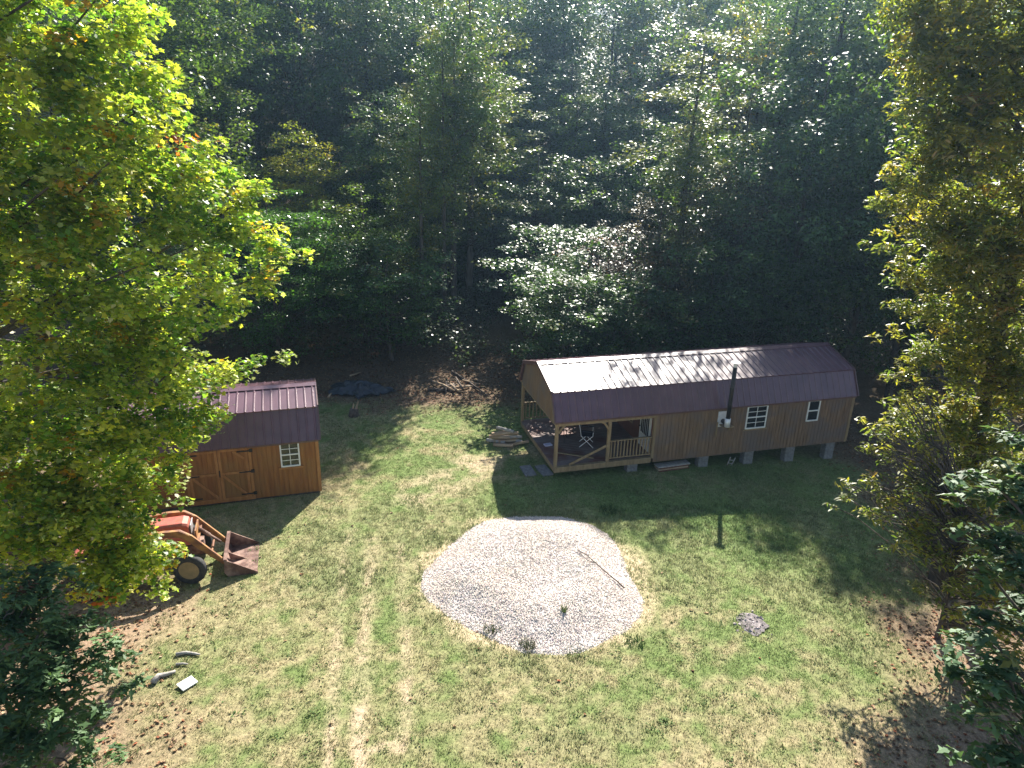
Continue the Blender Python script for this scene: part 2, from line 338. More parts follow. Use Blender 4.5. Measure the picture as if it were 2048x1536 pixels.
MB().box(0, PU-.095, -.02, .12, 0, rim).box(0, .05, .12, CW, .0, rim-.03).box(0, PU, CW-.05, CW, 0, rim-.03).build('rim_board', POSTW, cab, .006)
fl = MB().box(PU, CL, .1, CW-.1, -.02, .06); fl.build('floor_frame', POSTW, cab)
dk = MB(); v = .13
while v < CW-.06: dk.box(.0, PU-.01, v, v+.132, rim-.028, rim); v += .14
dk.build('deck', DECKW, cab)
for u in (.05, 1.97): 
    p = MB().box(u-.055, u+.055, .0, .11, rim, CHE-.24).build('post', POSTW, cab, .008)
    b = MB(); sides = ((1,) if u < 1 else (-1,))
    for s_ in sides: 
        pts = [(u+s_*(.055+.24*t), .055, CHE-.5+.26*math.sin(t*math.pi/2)) for t in np.linspace(0, 1, 6)]
        for p1, q1 in zip(pts, pts[1:]): b.beam(p1, q1, .07, .09, (0, 1, 0))
    b.build('brace', POSTW, p)
for u in (.05, 1.97): MB().box(u-.055, u+.055, CW-.11, CW-.0, rim, CHE-.24).build('post', POSTW, cab, .008)
MB().box(-.01, PU-.1, -.005, .105, CHE-.24, CHE-.1).box(-.01, PU-.1, CW-.105, CW+.005, CHE-.24, CHE-.1).box(-.006, .1, .105, CW-.105, CHE-.24, CHE-.2).build('header', POSTW, cab, .005)
def railing(u0, u1, v, n, top=1.0):
    r = MB().box(u0, u1, v-.05, v+.05, top-.035, top).build('railing', POSTW, cab, .004)
    MB().box(u0, u1, v-.02, v+.02, rim+.1, rim+.14).build('bottom_rail', POSTW, r)
    for k in range(n):
        u = u0+(u1-u0)*(k+.5)/n; MB().box(u-.019, u+.019, v-.019, v+.019, rim+.14, top-.035).build('baluster', POSTW, r)
railing(2.03, PU-.1, .05, 13); railing(.11, 1.91, CW-.055, 12); railing(2.03, PU-.02, CW-.055, 12)
MB().beam((1.9, .04, rim+.62), (.55, .04, rim+.03), .04, .09).build('diagonal_board', POSTW, cab, .004)
# window and door on the wall at the end of the porch (faces -u): built in a turned frame
turn = bpy.data.objects.new('porch_window', None); C.objects.link(turn); turn.parent = cab; turn.location = (PU, CW, 0); turn.rotation_euler = (0, 0, -math.pi/2)
window(turn, 1.5, 2.3, .72, 1.5, 2, 2, 0, POSTW)
dr = MB().box(2.95, 3.8, -.03, -.002, rim+.01, 1.95).build('door', WHITE, cab); dr.location = (PU, CW, 0); dr.rotation_euler = (0, 0, -math.pi/2)
dp = MB()
for k in range(5): dp.box(3.06+.13*k, 3.15+.13*k, -.036, -.0305, .75, 1.85)
dp.build('door_pane', GLASS, dr)
MB().lathe([(.02, 0), (.03, .03), (.03, .05), (.01, .06)], 'y', 10, (3.01, -.09, .95)).build('handle', IRON, dr)
roofparts(cab, CL, CW, CHE, CHB, CIB, CHR)
window(cab, 7.3, 8.15, .95, 1.85, 4, 2); window(cab, 9.88, 10.4, 1.02, 1.86, 2, 1)
MB().box(7.22, 8.23, -.05, -.003, .89, .945).build('window_sill', POSTW, cab, .005)
ch = MB().tube([(6.33, .02, 1.38), (6.33, -.2, 1.38), (6.33, -.29, 1.42), (6.33, -.32, 1.52), (6.33, -.32, 1.62)], .085, 14).tube([(6.33, -.32, 1.6), (6.33, -.32, 3.52)], .075, 16)
for z in (2.1, 2.7): ch.tube([(6.33, -.32, z), (6.33, -.32, z+.05)], .081, 16)
ch = ch.build('stove_pipe', BLACKM, cab, 0, True)
MB().tube([(6.33, -.32, 3.5), (6.33, -.32, 3.66)], .062, 14).lathe([(.02, 3.76), (.17, 3.70), (.175, 3.69), (.12, 3.665), (.05, 3.66)], 'z', 18, (6.33, -.32, 0)).build('rain_cap', GALV, ch)
MB().box(6.12, 6.55, -.028, -.012, 1.15, 1.75).build('wall_plate', GALV, ch, .004)
MB().tube([(6.33, -.32, 1.28), (6.33, -.32, 1.6)], .1, 14).build('clean_out_tee', GALV, ch, 0, True)
MB().box(6.2, 6.62, -.34, -.03, 1.23, 1.26).beam((6.58, -.3, 1.23), (6.58, -.05, 1.0), .03, .04).box(6.1, 6.14, -.06, -.003, .78, 1.35).build('bracket', POSTW, ch, .003)
# piers
pl = ['grey block pier below the porch railing, leftmost along the cabin front', 'grey block pier beside the board pile under the cabin', 'grey block pier below the stove pipe side of the four pane window', 'grey block pier between the two white windows under the cabin', 'tall grey block pier under the right front corner of the cabin']
def c2w(u, v, z=0): return CO+Vector((u*math.cos(YAW)-v*math.sin(YAW), u*math.sin(YAW)+v*math.cos(YAW), z))
for k, u in enumerate((3.0, 5.85, 7.75, 9.55, 11.35)):
    p = c2w(u, .25); z0 = gh(p.x, p.y); t = empty('concrete_pier', (p.x, p.y, z0-.02), YAW, pl[k], 'pier', 'concrete block piers along the cabin front')
    h = CO.z-z0+.0; nb = max(1, round(h/.2)); hb_ = h/nb
    for b in range(nb):
        mb = MB().box(-.2, .2, -.13, .13, b*hb_, (b+1)*hb_-.006); mb.build('block', CONC, t, .01)
# ------------------------------------------------------------------ shed
sh = empty('shed', SO, SYAW, 'orange stained garden shed with double doors half hidden by the maple', 'shed')
gt = gab_top(SW, SHE, SHB, SIB, SHR)
m = MB(); grooved(m, -SL, 0, 0, SHE-.07, 0); m.box(-SL, 0, .03, .1, 0, SHE-.07); m.build('front_wall', SHEDSIDE, sh)
MB().box(-SL, 0, SW-.1, SW, 0, SHE-.07).build('back_wall', SHEDSIDE, sh)
for u in (-.1, -SL):
    tp = [(v, gt(v)) for v in (.101, .2, SIB, SW/2, SW-SIB, SW-.2, SW-.101)]
    MB().prism([(.1, 0)]+tp+[(SW-.1, 0)], u, u+.1).build('end_wall', SHEDSIDE, sh)
MB().box(-.09, .012, -.022, -.003, 0, SHE-.1).build('corner_trim', SHEDTRIM, sh, .004); MB().box(-SL-.012, -SL+.09, -.022, -.003, 0, SHE-.1).build('corner_trim', SHEDTRIM, sh, .004)
MB().box(-SL+.05, -.05, .05, SW-.05, -.16, -.002).build('skid_base', BARK, sh)
rr_ = roofparts(sh, SL, SW, SHE, SHB, SIB, SHR); rr_.location = (-SL, 0, 0)
window(sh, -1.17, -.58, 1.0, 1.83, 4, 2)
MB().box(-1.25, -.5, -.05, -.003, .93, .99).build('window_sill', SHEDTRIM, sh, .005)
for side, (a, b) in enumerate(((-3.86, -2.995), (-2.985, -2.12))):
    d = MB(); grooved(d, a, b, .06, 1.82, -.025); d.box(a, b, -.008, -.003, .06, 1.82); d = d.build('door', SHEDSIDE, sh)
    f = MB().box(a, a+.085, -.05, -.026, .06, 1.82).box(b-.085, b, -.05, -.026, .06, 1.82)
    for z in (.06, .95, 1.735): f.box(a+.085, b-.085, -.05, -.026, z, z+.085)
    f.beam((a+.1, -.04, .93), (b-.1, -.04, .16), .02, .085)
    c0 = (a if side == 0 else b); sg = 1 if side == 0 else -1
    if side == 1: f.beam((a+.45, -.04, 1.72), (b-.1, -.04, 1.45), .02, .08)
    f.build('door_frame', SHEDTRIM, d, .004)
    for z in (.22, .99, 1.7): 
        MB().box(min(c0-.07*sg, c0+.3*sg), max(c0-.07*sg, c0+.3*sg), -.062, -.051, z-.02, z+.02).lathe([(.018, -.07), (.018, -.045)], 'y', 8, (c0, 0, z)).box(c0-.1*sg-.05, c0-.1*sg+.05, -.06, -.03, z-.05, z+.05).build('hinge', IRON, d)
MB().box(-3.0, -2.97, -.075, -.051, .9, 1.12).build('door_handle', IRON, sh)
MB().box(-3.96, -3.87, -.03, -.003, 0, 1.84).box(-2.11, -2.02, -.03, -.003, 0, 1.84).box(-3.96, -2.02, -.035, -.003, 0, .05).build('door_trim', SHEDTRIM, sh, .004)
# ------------------------------------------------------------------ tractor with front loader
REDP = mat('faded_red_paint', (.36, .075, .05), (.46, .14, .1), 5, .55, c3=(.30, .09, .05), scale3=5)
YELP = mat('faded_yellow_paint', (.36, .18, .05), (.25, .105, .04), 6, .7, c3=(.15, .06, .035), scale3=4)
RUST = mat('rusty_steel', (.075, .035, .027), (.14, .07, .052), 9, .8, bump=.25, c3=(.30, .19, .15), scale3=3)
RUBBER = mat('tyre_rubber', (.018, .018, .02), (.045, .043, .042), 12, .85)
RIMM = mat('dull_rim', (.22, .16, .08), (.30, .2, .1), 8, .7)
GREYM = mat('engine_grey', (.05, .045, .04), (.1, .085, .07), 10, .7)
SILV = mat('pale_grille_paint', (.55, .5, .5), (.42, .38, .38), 9, .5)
tr = empty('tractor', TO, TYAW, 'old red tractor with a rusty yellow front loader beside the shed', 'tractor')
def loft(mb, secs):
    n = len(secs[0]); vs = [p for s_ in secs for p in s_]; fs = []
    for i in range(len(secs)-1):
        for j in range(n): fs.append((i*n+j, i*n+(j+1) % n, (i+1)*n+(j+1) % n, (i+1)*n+j))
    fs += [tuple(range(n)), tuple((len(secs)-1)*n+j for j in range(n))]
    return mb.add(vs, fs)
def hsec(s_, w, z0, z1, c=.06): return [(s_, -w, z0), (s_, w, z0), (s_, w, z1-c), (s_, w-c, z1), (s_, -w+c, z1), (s_, -w, z1-c)]
hd = loft(MB(), [hsec(-1.75, .25, .86, 1.43), hsec(-.9, .26, .84, 1.49), hsec(-.12, .26, .84, 1.50), hsec(.0, .25, .84, 1.46), hsec(.03, .235, .86, 1.40)]).build('hood', REDP, tr, .015)
MB().lathe([(.075, -.3), (.085, -.285), (.085, -.262), (.06, -.262)], 'y', 16, (-.3, 0, 1.28)).build('headlight', SILV, hd)
gr = MB().box(.032, .06, -.2, .2, .9, 1.38)
gr = gr.build('grille', GREYM, hd)
b = MB()
for k in range(5): b.box(.061, .075, -.19+.08*k, -.15+.08*k, .91, 1.37)
b.box(.061, .08, -.2, .2, 1.37, 1.41); b.build('grille_bars', SILV, gr)
MB().box(-1.7, -.05, -.17, .17, .5, .835).box(-2.3, -1.7, -.2, .2, .5, .95).build('engine_block', GREYM, tr, .02)
MB().box(-.12, .3, -.22, .22, .5, .8).beam((0, -.62, .45), (0, .62, .45), .12, .12).build('front_axle', RUST, tr, .01)
def wheel(s_, l, r, w, yaw=0):
    o = empty_part = MB().lathe([(r*.62, -w/2*.8), (r*.9, -w/2), (r*.98, -w*.32), (r, -.05), (r, .05), (r*.98, w*.32), (r*.9, w/2), (r*.62, w/2*.8), (r*.62, -w/2*.8)], 'y', 32, cap=False).build('wheel', RUBBER, tr, 0, True)
    o.location = (s_, l, r); o.rotation_euler = (0, 0, yaw)
    MB().lathe([(r*.64, -w*.38), (r*.58, -w*.36), (r*.5, -w*.12), (r*.2, -w*.12), (r*.16, -w*.3), (r*.05, -w*.3), (r*.05, w*.3), (r*.16, w*.3), (r*.2, w*.12), (r*.5, w*.12), (r*.58, w*.36), (r*.64, w*.38)], 'y', 24).build('rim', RIMM, o)
    t = MB()
    for k in range(18 if r > .5 else 0):
        a = 2*math.pi*k/18; 
        for sd in (-1, 1): t.beam((math.cos(a)*r, sd*.02, math.sin(a)*r), (math.cos(a+.16)*r*.99, sd*w*.47, math.sin(a+.16)*r*.99), .05, .05, (math.cos(a), 0, math.sin(a)))
    if t.v: t.build('tread', RUBBER, o)
    return o
wheel(0, -.72, .42, .22, -.22); wheel(0, .72, .42, .22, -.22); wheel(-2.05, -.78, .68, .36); wheel(-2.05, .78, .68, .36)
for l in (-1, 1):
    pts = [(-2.05+.78*math.cos(a), .68+.78*math.sin(a)) for a in np.linspace(.25, 2.4, 9)]; f = MB()
    for (a, za), (c_, zc) in zip(pts, pts[1:]): f.beam((a, l*.76, za), (c_, l*.76, zc), .4, .02, (0, 0, 1))
    f.build('fender', REDP, tr)
MB().box(-2.35, -1.95, -.22, .22, 1.02, 1.1).beam((-2.35, 0, 1.1), (-2.45, 0, 1.4), .42, .06, (1, 0, 0)).build('seat', RUBBER, tr, .02)
MB().tube([(-1.7, 0, 1.2), (-1.85, 0, 1.5)], .02, 8).tube([(-1.85+.19*math.cos(a)*.5, .19*math.sin(a), 1.5+.19*math.cos(a)*.85) for a in np.linspace(0, 2*math.pi, 17)], .015, 6).build('steering_wheel', IRON, tr)
la = MB(); 
def plate_arm(l, name):
    pts = [(-1.75, 1.30), (-.55, 1.40), (-.15, 1.36), (.06, 1.2), (.82, .34)]; a = MB(); hs = [.11, .15, .2, .2, .12]
    secs = []
    for i, (s_, z) in enumerate(pts):
        p0 = Vector(pts[max(i-1, 0)]); p1 = Vector(pts[min(i+1, 4)]); d = (p1-p0).normalized(); n = Vector((-d.y, d.x))*hs[i]/2
        secs.append([(s_+n.x, l-.035, z+n.y), (s_+n.x, l+.035, z+n.y), (s_-n.x, l+.035, z-n.y), (s_-n.x, l-.035, z-n.y)])
    a = loft(a, secs).build(name, YELP, tr, .008)
    fl_ = MB()
    for (s0, z0), (s1, z1), h0, h1 in zip(pts, pts[1:], hs, hs[1:]): fl_.beam((s0, l, z0+h0*.48), (s1, l, z1+h1*.48), .1, .018)
    fl_.build('arm_flange', YELP, a); return a
plate_arm(-.5, 'loader_arm'); plate_arm(.5, 'loader_arm')
MB().tube([(-1.3, -.5, 1.25), (-.35, -.5, .75)], .04, 10).build('lift_cylinder', RUST, tr); MB().tube([(-1.3, .5, 1.25), (-.35, .5, .75)], .04, 10).build('lift_cylinder', RUST, tr)
MB().box(-1.75, -1.6, -.56, -.42, .45, 1.36).box(-1.75, -1.6, .42, .56, .45, 1.36).beam((-1.67, -.42, .62), (-1.67, .42, .62), .1, .1).build('loader_post', YELP, tr, .01)
MB().beam((.22, -.46, 1.0), (.22, .46, 1.0), .06, .06).box(.16, .2, -.3, .3, .88, 1.28).build('cross_member', YELP, tr, .006)
MB().tube([(.2, .1, 1.12), (.7, .1, .62)], .035, 10).tube([(.2, .1, 1.12), (.45, .1, .87)], .05, 10).build('tilt_cylinder', RUST, tr)
MB().tube([(.5, -.46, .55), (.5, .46, .55)], .03, 10).build('arm_tube', YELP, tr)
bk = MB(); w = .72; t_ = .014
# bucket: back plate, floor, two sides, open to the front
prof = [(.84, .5), (.82, .16), (.9, .03), (1.62, .015)]
for (a, za), (c_, zc) in zip(prof, prof[1:]): bk.beam((a, 0, za), (c_, 0, zc), 2*w, .02, (0, 0, 1) if za != .5 else (1, 0, 0))
bk = bk.build('bucket', RUST, tr)
for l in (-w, w): MB().prism([(.83, .52), (.81, .15), (.89, .02), (1.64, .005), (1.62, .06), (.92, .5)], l-.01, l+.01, 'y').build('side_plate', RUST, bk)
MB().beam((.86, -w, .52), (.86, w, .52), .09, .05).build('top_lip', RUST, bk)
MB().prism([(.86, .3), (.9, .05), (1.3, .035)], .02, .04, 'y').build('gusset', RUST, bk)
# ------------------------------------------------------------------ gravel pile
def pile_h(x, y):
    ax = np.asarray(x, float)-PC[0]; ay = np.asarray(y, float)-PC[1]
    th = np.arctan2(ay, ax); rr = np.hypot(ax/2.75, ay/3.0)*(1+.05*np.sin(3*th+1.1)+.035*np.sin(5*th+.4)+.07*(fbm(np.cos(th)*3+7, np.sin(th)*3+3, 5, 4)-.5)+.06*(fbm(np.asarray(x)*2.3, np.asarray(y)*2.3, 15, 3)-.5))
    py = np.hypot((ax+.1)/3.0, (ay-1.1)/2.2)
    h = .34*(1-sst(.5, 1.06, rr))+.2*np.exp(-(py/.6)**2)
    h = h*(1+.25*(fbm(np.asarray(x)*.9, np.asarray(y)*.9, 61, 4)-.5))+.03*(fbm(np.asarray(x)*5, np.asarray(y)*5, 71, 3)-.5)*(rr < 1.02)
    return np.where(rr < 1.1, h, -.0)-.05*sst(.98, 1.08, rr)-.05*(rr > 1.08), rr
px_ = np.linspace(PC[0]-3.7, PC[0]+3.7, 260); py_ = np.linspace(PC[1]-3.3, PC[1]+3.3, 230); X, Y = np.meshgrid(px_, py_); H_, RR = pile_h(X, Y)
GRAV = mat('limestone_gravel', (.40, .355, .33), (.60, .54, .50), 26, .9, bump=.5, bscale=30, lo=.3, hi=.55, detail=4, c3=(.5, .43, .37), scale3=.8)
gp = grid('gravel_pile', px_, py_, H_+gz(X, Y), GRAV); tag(gp, 'wide low mound of pale crushed gravel in the middle of the yard', 'gravel pile')
rng = np.random.default_rng(5)
def stones(name, P, size, cols, m, parent=None):
    N = len(P); base = np.array([(1, 0, 0), (0, 1, 0), (-1, 0, 0), (0, -1, 0), (0, 0, 1.0), (0, 0, -1)], float); tri = np.array([(0, 1, 4), (1, 2, 4), (2, 3, 4), (3, 0, 4)])
    q = rng.normal(size=(N, 3, 3)); Q, _ = np.linalg.qr(q); sc = size[:, None]*rng.uniform(.5, 1.1, (N, 3))
    V = P[:, None, :]+np.einsum('nij,kj->nki', Q*sc[:, None, :], base*.5)
    T = V[:, np.concatenate([tri, np.array([(1, 0, 5), (2, 1, 5), (3, 2, 5), (0, 3, 5)])]), :].reshape(-1, 3, 3)
    return npmesh(name, T, 3, m, np.repeat(cols, 8, 0), parent)
STONE = attrmat('stone', .9)
n = 70000; a = rng.uniform(PC[0]-3.6, PC[0]+3.6, n); b = rng.uniform(PC[1]-3.2, PC[1]+3.2, n); h, rr = pile_h(a, b); k = rr < 1.0+.16*rng.random(n)**2; a, b, h = a[k], b[k], h[k]
c = np.array((.80, .71, .645))*rng.uniform(.5, 1.12, (len(a), 1))*(1+.04*rng.normal(size=(len(a), 3)))
st = stones('loose_stones', np.stack([a, b, h+gz(a, b)+.006], -1), rng.uniform(.012, .05, len(a))*rng.uniform(.7, 1.2, len(a)), np.clip(c, 0, .85), STONE, gp); st['kind'] = 'stuff'
def pz(x, y): h, r = pile_h(x, y); return float(h)+gh(x, y) if float(r) < 1 else gh(x, y)
# ------------------------------------------------------------------ tree builders
def leaf_shape(kind):
    if kind == 'quad': return np.array([(0, -.5, 0), (.3, 0, .07), (0, .5, 0), (-.3, 0, .07)])
    if kind == 'maple': return np.array([(0, -.45, 0), (.32, -.28, .05), (.28, -.02, .02), (.5, .18, .1), (.2, .2, .02), (0, .55, -.06), (-.2, .2, .02), (-.5, .18, .1), (-.28, -.02, .02), (-.32, -.28, .05)])
    if kind == 'long': return np.array([(0, -.55, 0), (.15, -.15, .05), (.14, .2, .02), (0, .6, -.1), (-.14, .2, .02), (-.15, -.15, .05)])
    if kind == 'oak': return np.array([(0, -.6, 0), (.14, -.3, .03), (.1, -.12, .01), (.26, .1, .05), (.15, .22, .01), (0, .6, -.06), (-.15, .22, .01), (-.26, .1, .05), (-.1, -.12, .01), (-.14, -.3, .03)])
def leaves(name, cen, rad, n, size, shape, pal, rng, m, parent=None, flat=.5, tilt=.55, ccen=None, droop=0., cvar=.35, lvar=.22):
    """cen (N,3), rad (N,), n leaves per clump; pal list of (weight,(rgb))"""
    N = len(cen); cnt = np.maximum(3, (n*(rad/rad.mean())**2).astype(int)); idx = np.repeat(np.arange(N), cnt); T = len(idx)
    d = rng.normal(size=(T, 3)); d /= np.linalg.norm(d, axis=1)[:, None]; rr = rng.random(T)**.45
    off = d*rr[:, None]*rad[idx][:, None]*np.array((1, 1, flat)); off[:, 2] -= droop*rad[idx]*rr**2
    P = cen[idx]+off
    up = np.array((0, 0, 1.0))+.5*np.array(tuple(D))+rng.normal(size=(T, 3))*tilt+d*.35; up /= np.linalg.norm(up, axis=1)[:, None]
    t = rng.normal(size=(T, 3)); t -= up*(t*up).sum(1)[:, None]; t /= np.linalg.norm(t, axis=1)[:, None]; bt = np.cross(up, t)
    s_ = size*rng.uniform(.65, 1.25, T); V0 = leaf_shape(shape)
    V = P[:, None, :]+s_[:, None, None]*(V0[None, :, 0, None]*t[:, None, :]+V0[None, :, 1, None]*bt[:, None, :]+V0[None, :, 2, None]*up[:, None, :])
    w = np.array([p[0] for p in pal]); w = w/w.sum(); cols = np.array([p[1] for p in pal])
    ck = rng.choice(len(pal), N, p=w); lk = rng.choice(len(pal), T, p=w); use = np.where(rng.random(T) < .62, ck[idx], lk)
    c = cols[use]*(1+cvar*(rng.random(N)-.5))[idx][:, None]*(1+lvar*2*(rng.random(T)-.5))[:, None]
    return npmesh(name, V, len(V0), m, np.clip(c, .004, .9), parent)
def limb(mb, p, q, r0, r1, rng, n=5, sag=.12, k=6):
    p, q = Vector(p), Vector(q); L_ = (q-p).length; pts = []; rad = []
    for i in range(n+1):
        t = i/n; c = p.lerp(q, t); c.z += math.sin(t*math.pi)*L_*sag; j = .035*L_*math.sin(t*math.pi)
        c += Vector((rng.normal()*j, rng.normal()*j, rng.normal()*j)); pts.append(c); rad.append(r0+(r1-r0)*t**.8)
    mb.tube(pts, rad, k, cap=False); return pts
def trunk_mesh(name, base, top, r, tips, rng, bark, parent, maxl=40, k=9, sag=.1):
    mb = MB(); n = 9; pts = []; bx = rng.normal(size=2)*.02*(top[2]-base[2])
    for i in range(n+1):
        t = i/n; c = Vector(base).lerp(Vector(top), t); c.x += bx[0]*math.sin(t*3); c.y += bx[1]*math.sin(t*2.4+.5); pts.append(c)
    rad = [r*(1.35 if i == 0 else 1.05 if i == 1 else 1)*(1-.86*(i/n)) for i in range(n+1)]; mb.tube(pts, rad, k)
    H = top[2]-base[2]
    idx = rng.permutation(len(tips))[:maxl]
    for i in idx:
        q = Vector(tips[i]); 
        hor = math.hypot(q.x-base[0], q.y-base[1]); zs = min(max(q.z-hor*rng.uniform(.45, .9), base[2]+.18*H), base[2]+H*.92); t = (zs-base[2])/H
        p = pts[0].lerp(pts[-1], t); j = min(int(t*n), n-1); p = pts[j].lerp(pts[j+1], t*n-j)
        rr = max(.018, r*(1-.86*t)*.42); limb(mb, p, q, rr, .012, rng, 5, sag*rng.uniform(.3, 1))
    return mb.build(name, bark, parent, 0, True)
PAL_G = [(5, (.068, .115, .032)), (3, (.10, .15, .036)), (2, (.05, .095, .036)), (.4, (.18, .17, .04))]
PAL_Y = [(4, (.14, .175, .04)), (3, (.20, .20, .045)), (1, (.25, .19, .045)), (2, (.09, .13, .035))]
PAL_B = [(3, (.10, .075, .035)), (2, (.14, .10, .045)), (2, (.06, .07, .025))]
PAL_M = [(6, (.115, .20, .045)), (6, (.25, .29, .06)), (5, (.40, .37, .08)), (2, (.42, .43, .2)), (.4, (.40, .20, .03)), (.04, (.34, .09, .04))]  # the palest leaf colour stands in for whitish gloss highlights
PAL_H = [(5, (.16, .18, .05)), (5, (.28, .25, .055)), (3, (.09, .13, .035)), (.6, (.32, .22, .05)), (.25, (.22, .13, .06))]
PAL_O = [(5, (.07, .13, .065)), (3, (.10, .18, .09)), (.5, (.14, .16, .05))]
# ---- prototypes of forest trees: unit trees of stated height, crown as clumps
PROTO = {}
def proto(kind, H, cr, c0, nclump, nleaf, size, pal, seed, flat=.5, rad=(.45, 1.0), lob=.35, bark=BARK, layers=0, tr=.16, shape='quad', leafm=LEAF, maxl=30):
    """H height, cr crown radius, c0 crown base (fraction of H)"""
    rng = np.random.default_rng(seed); z0 = H*c0; cz = (H+z0)/2; hz = (H-z0)/2
    d = rng.normal(size=(nclump*3, 3)); d /= np.linalg.norm(d, axis=1)[:, None]
    th = np.arctan2(d[:, 1], d[:, 0]); lobe = 1+lob*(fbm(np.cos(th)*1.6+seed, d[:, 2]*2.2+np.sin(th)*1.6, seed, 3)-.5)*2
    rr = rng.random(len(d))**.42*lobe
    P = d*rr[:, None]*np.array((cr, cr, hz)); prof = np.where(P[:, 2] > 0, 1, np.clip(1+.45*P[:, 2]/hz, .3, 1)); P[:, :2] *= prof[:, None]; P[:, 2] += cz
    if layers: P[:, 2] = np.round(P[:, 2]/layers)*layers+rng.normal(size=len(P))*.07
    P = P[P[:, 2] < H][:nclump]
    rd = rng.uniform(rad[0], rad[1], len(P))
    t = bpy.data.objects.new('tree', None); C.objects.link(t); t.empty_display_size = .3
    trunk_mesh('trunk', (0, 0, -.3), (0, 0, H*.93), tr*H/12, P, rng, bark, t, maxl)
    leaves('crown', P, rd, int(nleaf*.72), size*1.03, shape, pal, rng, leafm, t, flat)
    PROTO[kind] = (t, H, cr)
    return t
proto('broad', 14, 4.6, .1, 210, 105, .19, PAL_G, 1, rad=(.5, 1.05))
proto('round', 13, 4.4, .06, 210, 110, .18, PAL_G, 2, rad=(.5, .95), lob=.5)
proto('tall', 21, 4.0, .32, 210, 105, .2, PAL_G, 3, rad=(.55, 1.1), lob=.5)
proto('slim', 18, 2.7, .25, 150, 105, .19, PAL_Y, 4, rad=(.45, .95), lob=.5)
proto('yellow', 15, 3.7, .12, 190, 105, .19, PAL_Y, 5, rad=(.5, 1.0), lob=.5)
proto('brown', 15, 3.8, .15, 170, 70, .17, PAL_B, 6, rad=(.5, 1.0), lob=.4)
proto('small', 7, 2.9, .06, 130, 105, .17, PAL_G, 7, rad=(.4, .8), lob=.5)
proto('pine', 9, 4.3, .04, 190, 150, .15, [(5, (.035, .085, .018)), (3, (.05, .105, .022))], 8, flat=.28, rad=(.5, .95), layers=.85, shape='quad', lob=.45)
used = set()
# sunlit places of the photograph: no crown may stand between them and the sun
LIT = []
def gnd(px, py, z=0.): d = F_+RX*((px-1024)/FPX)-UX*((py-768)/FPX); return Vector((0, 0, CZ))+d*((z-CZ)/d.z)
for px, py in [(880, 800), (905, 825), (860, 850), (940, 850), (900, 890), (960, 900), (830, 920), (1000, 950), (900, 960), (800, 1000), (720, 1060), (900, 1030), (650, 1080), (560, 1120), (860, 1120), (960, 1060), (1060, 1060), (1160, 1090), (1250, 1130), (1330, 1110), (1430, 1100), (1500, 1140), (1600, 1210), (1300, 1200), (1060, 1150), (950, 1200), (1700, 1300), (1500, 1280), (1300, 1330), (1100, 1330), (900, 1330), (700, 1200), (500, 1230), (420, 1160), (350, 1060), (320, 1260), (1780, 1350), (1500, 1450), (1100, 1450), (700, 1400), (1437, 1045), (1437, 1085), (1380, 1080), (1480, 1090), (1560, 1160), (1640, 1180)]: LIT.append(gnd(px, py))
for u in (.1, .7, 1.3, 1.9): 
    for v in (.6, 1.3, 1.9): LIT.append(c2w(u, v, CHB+(v-CIB)/(CW/2-CIB)*(CHR-CHB)))
for px, py, Y_ in [(300, 300, 13), (400, 450, 14), (500, 470, 14), (200, 500, 13), (350, 650, 13.5), (520, 700, 14.5), (420, 800, 14), (330, 950, 13.4), (100, 200, 12.5), (1850, 300, 17), (1800, 420, 17), (1900, 200, 17), (1850, 560, 17), (1950, 500, 17), (540, 470, 33), (470, 590, 31), (1250, 150, 45), (1200, 260, 44), (1330, 220, 45), (1150, 330, 44), (1000, 120, 46), (1020, 200, 46), (1440, 120, 48)]: LIT.append(at(px, py, Y_))
LIT.append(c2w(6.33, -.32, 3.75)); LIT = np.array([tuple(p) for p in LIT]); Dn = np.array(tuple(D))
def clear_height(x, y, z0, H, cr, c0):
    """largest height <= H at which the crown ellipsoid leaves the sunlit points in the sun"""
    while H > 2.5:
        a = cr*H/H0; a = cr; hz = H*(1-c0)/2*.96; c = np.array((x, y, z0+H*c0+H*(1-c0)/2)); sc = np.array((1/(a*.98), 1/(a*.98), 1/hz))
        o = (LIT-c)*sc; d = Dn*sc; A = (d*d).sum(); B = (o*d).sum(1); Cc = (o*o).sum(1)-1; disc = B*B-A*Cc; hit = (disc > 0) & (-B > 0)
        if not hit.any(): return H
        H -= .4
    return H
H0 = 1
def plant(kind, x, y, H, label, cat='tree', tint=(1, 1, 1), name='tree', group=None, wid=1., limit=True, cut=.0):
    src, h0, cr = PROTO[kind]; z = gh(x, y); crown0 = {'tall': .32, 'slim': .25}.get(kind, .1)
    if limit: H2 = clear_height(x, y, z, H, cr*wid*(H/h0)**.5, crown0)
    else: H2 = H
    if H2 < H-.1: print('LOWERED', label[:50], round(x, 1), round(y, 1), H, round(H2, 1))
    if H2 < 4 and H > 6: return None
    if kind in used:
        r = src.copy(); C.objects.link(r); ch = []
        for c in src.children: k = c.copy(); C.objects.link(k); k.parent = r; ch.append(k)
    else: used.add(kind); r = src; ch = list(src.children)
    r.name = name; r.location = (x, y, z); s_ = H2/h0; w_ = wid*s_**.5; r.scale = (w_, w_, s_); r.rotation_euler = (0, 0, rnd.uniform(0, 6.28))
    for k in ('label', 'category', 'group'):
        if k in r: del r[k]
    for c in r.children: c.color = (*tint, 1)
    return tag(r, label, cat, group)
rnd = random.Random(4)
def col(px, Y_): return at(px, 700, Y_).x
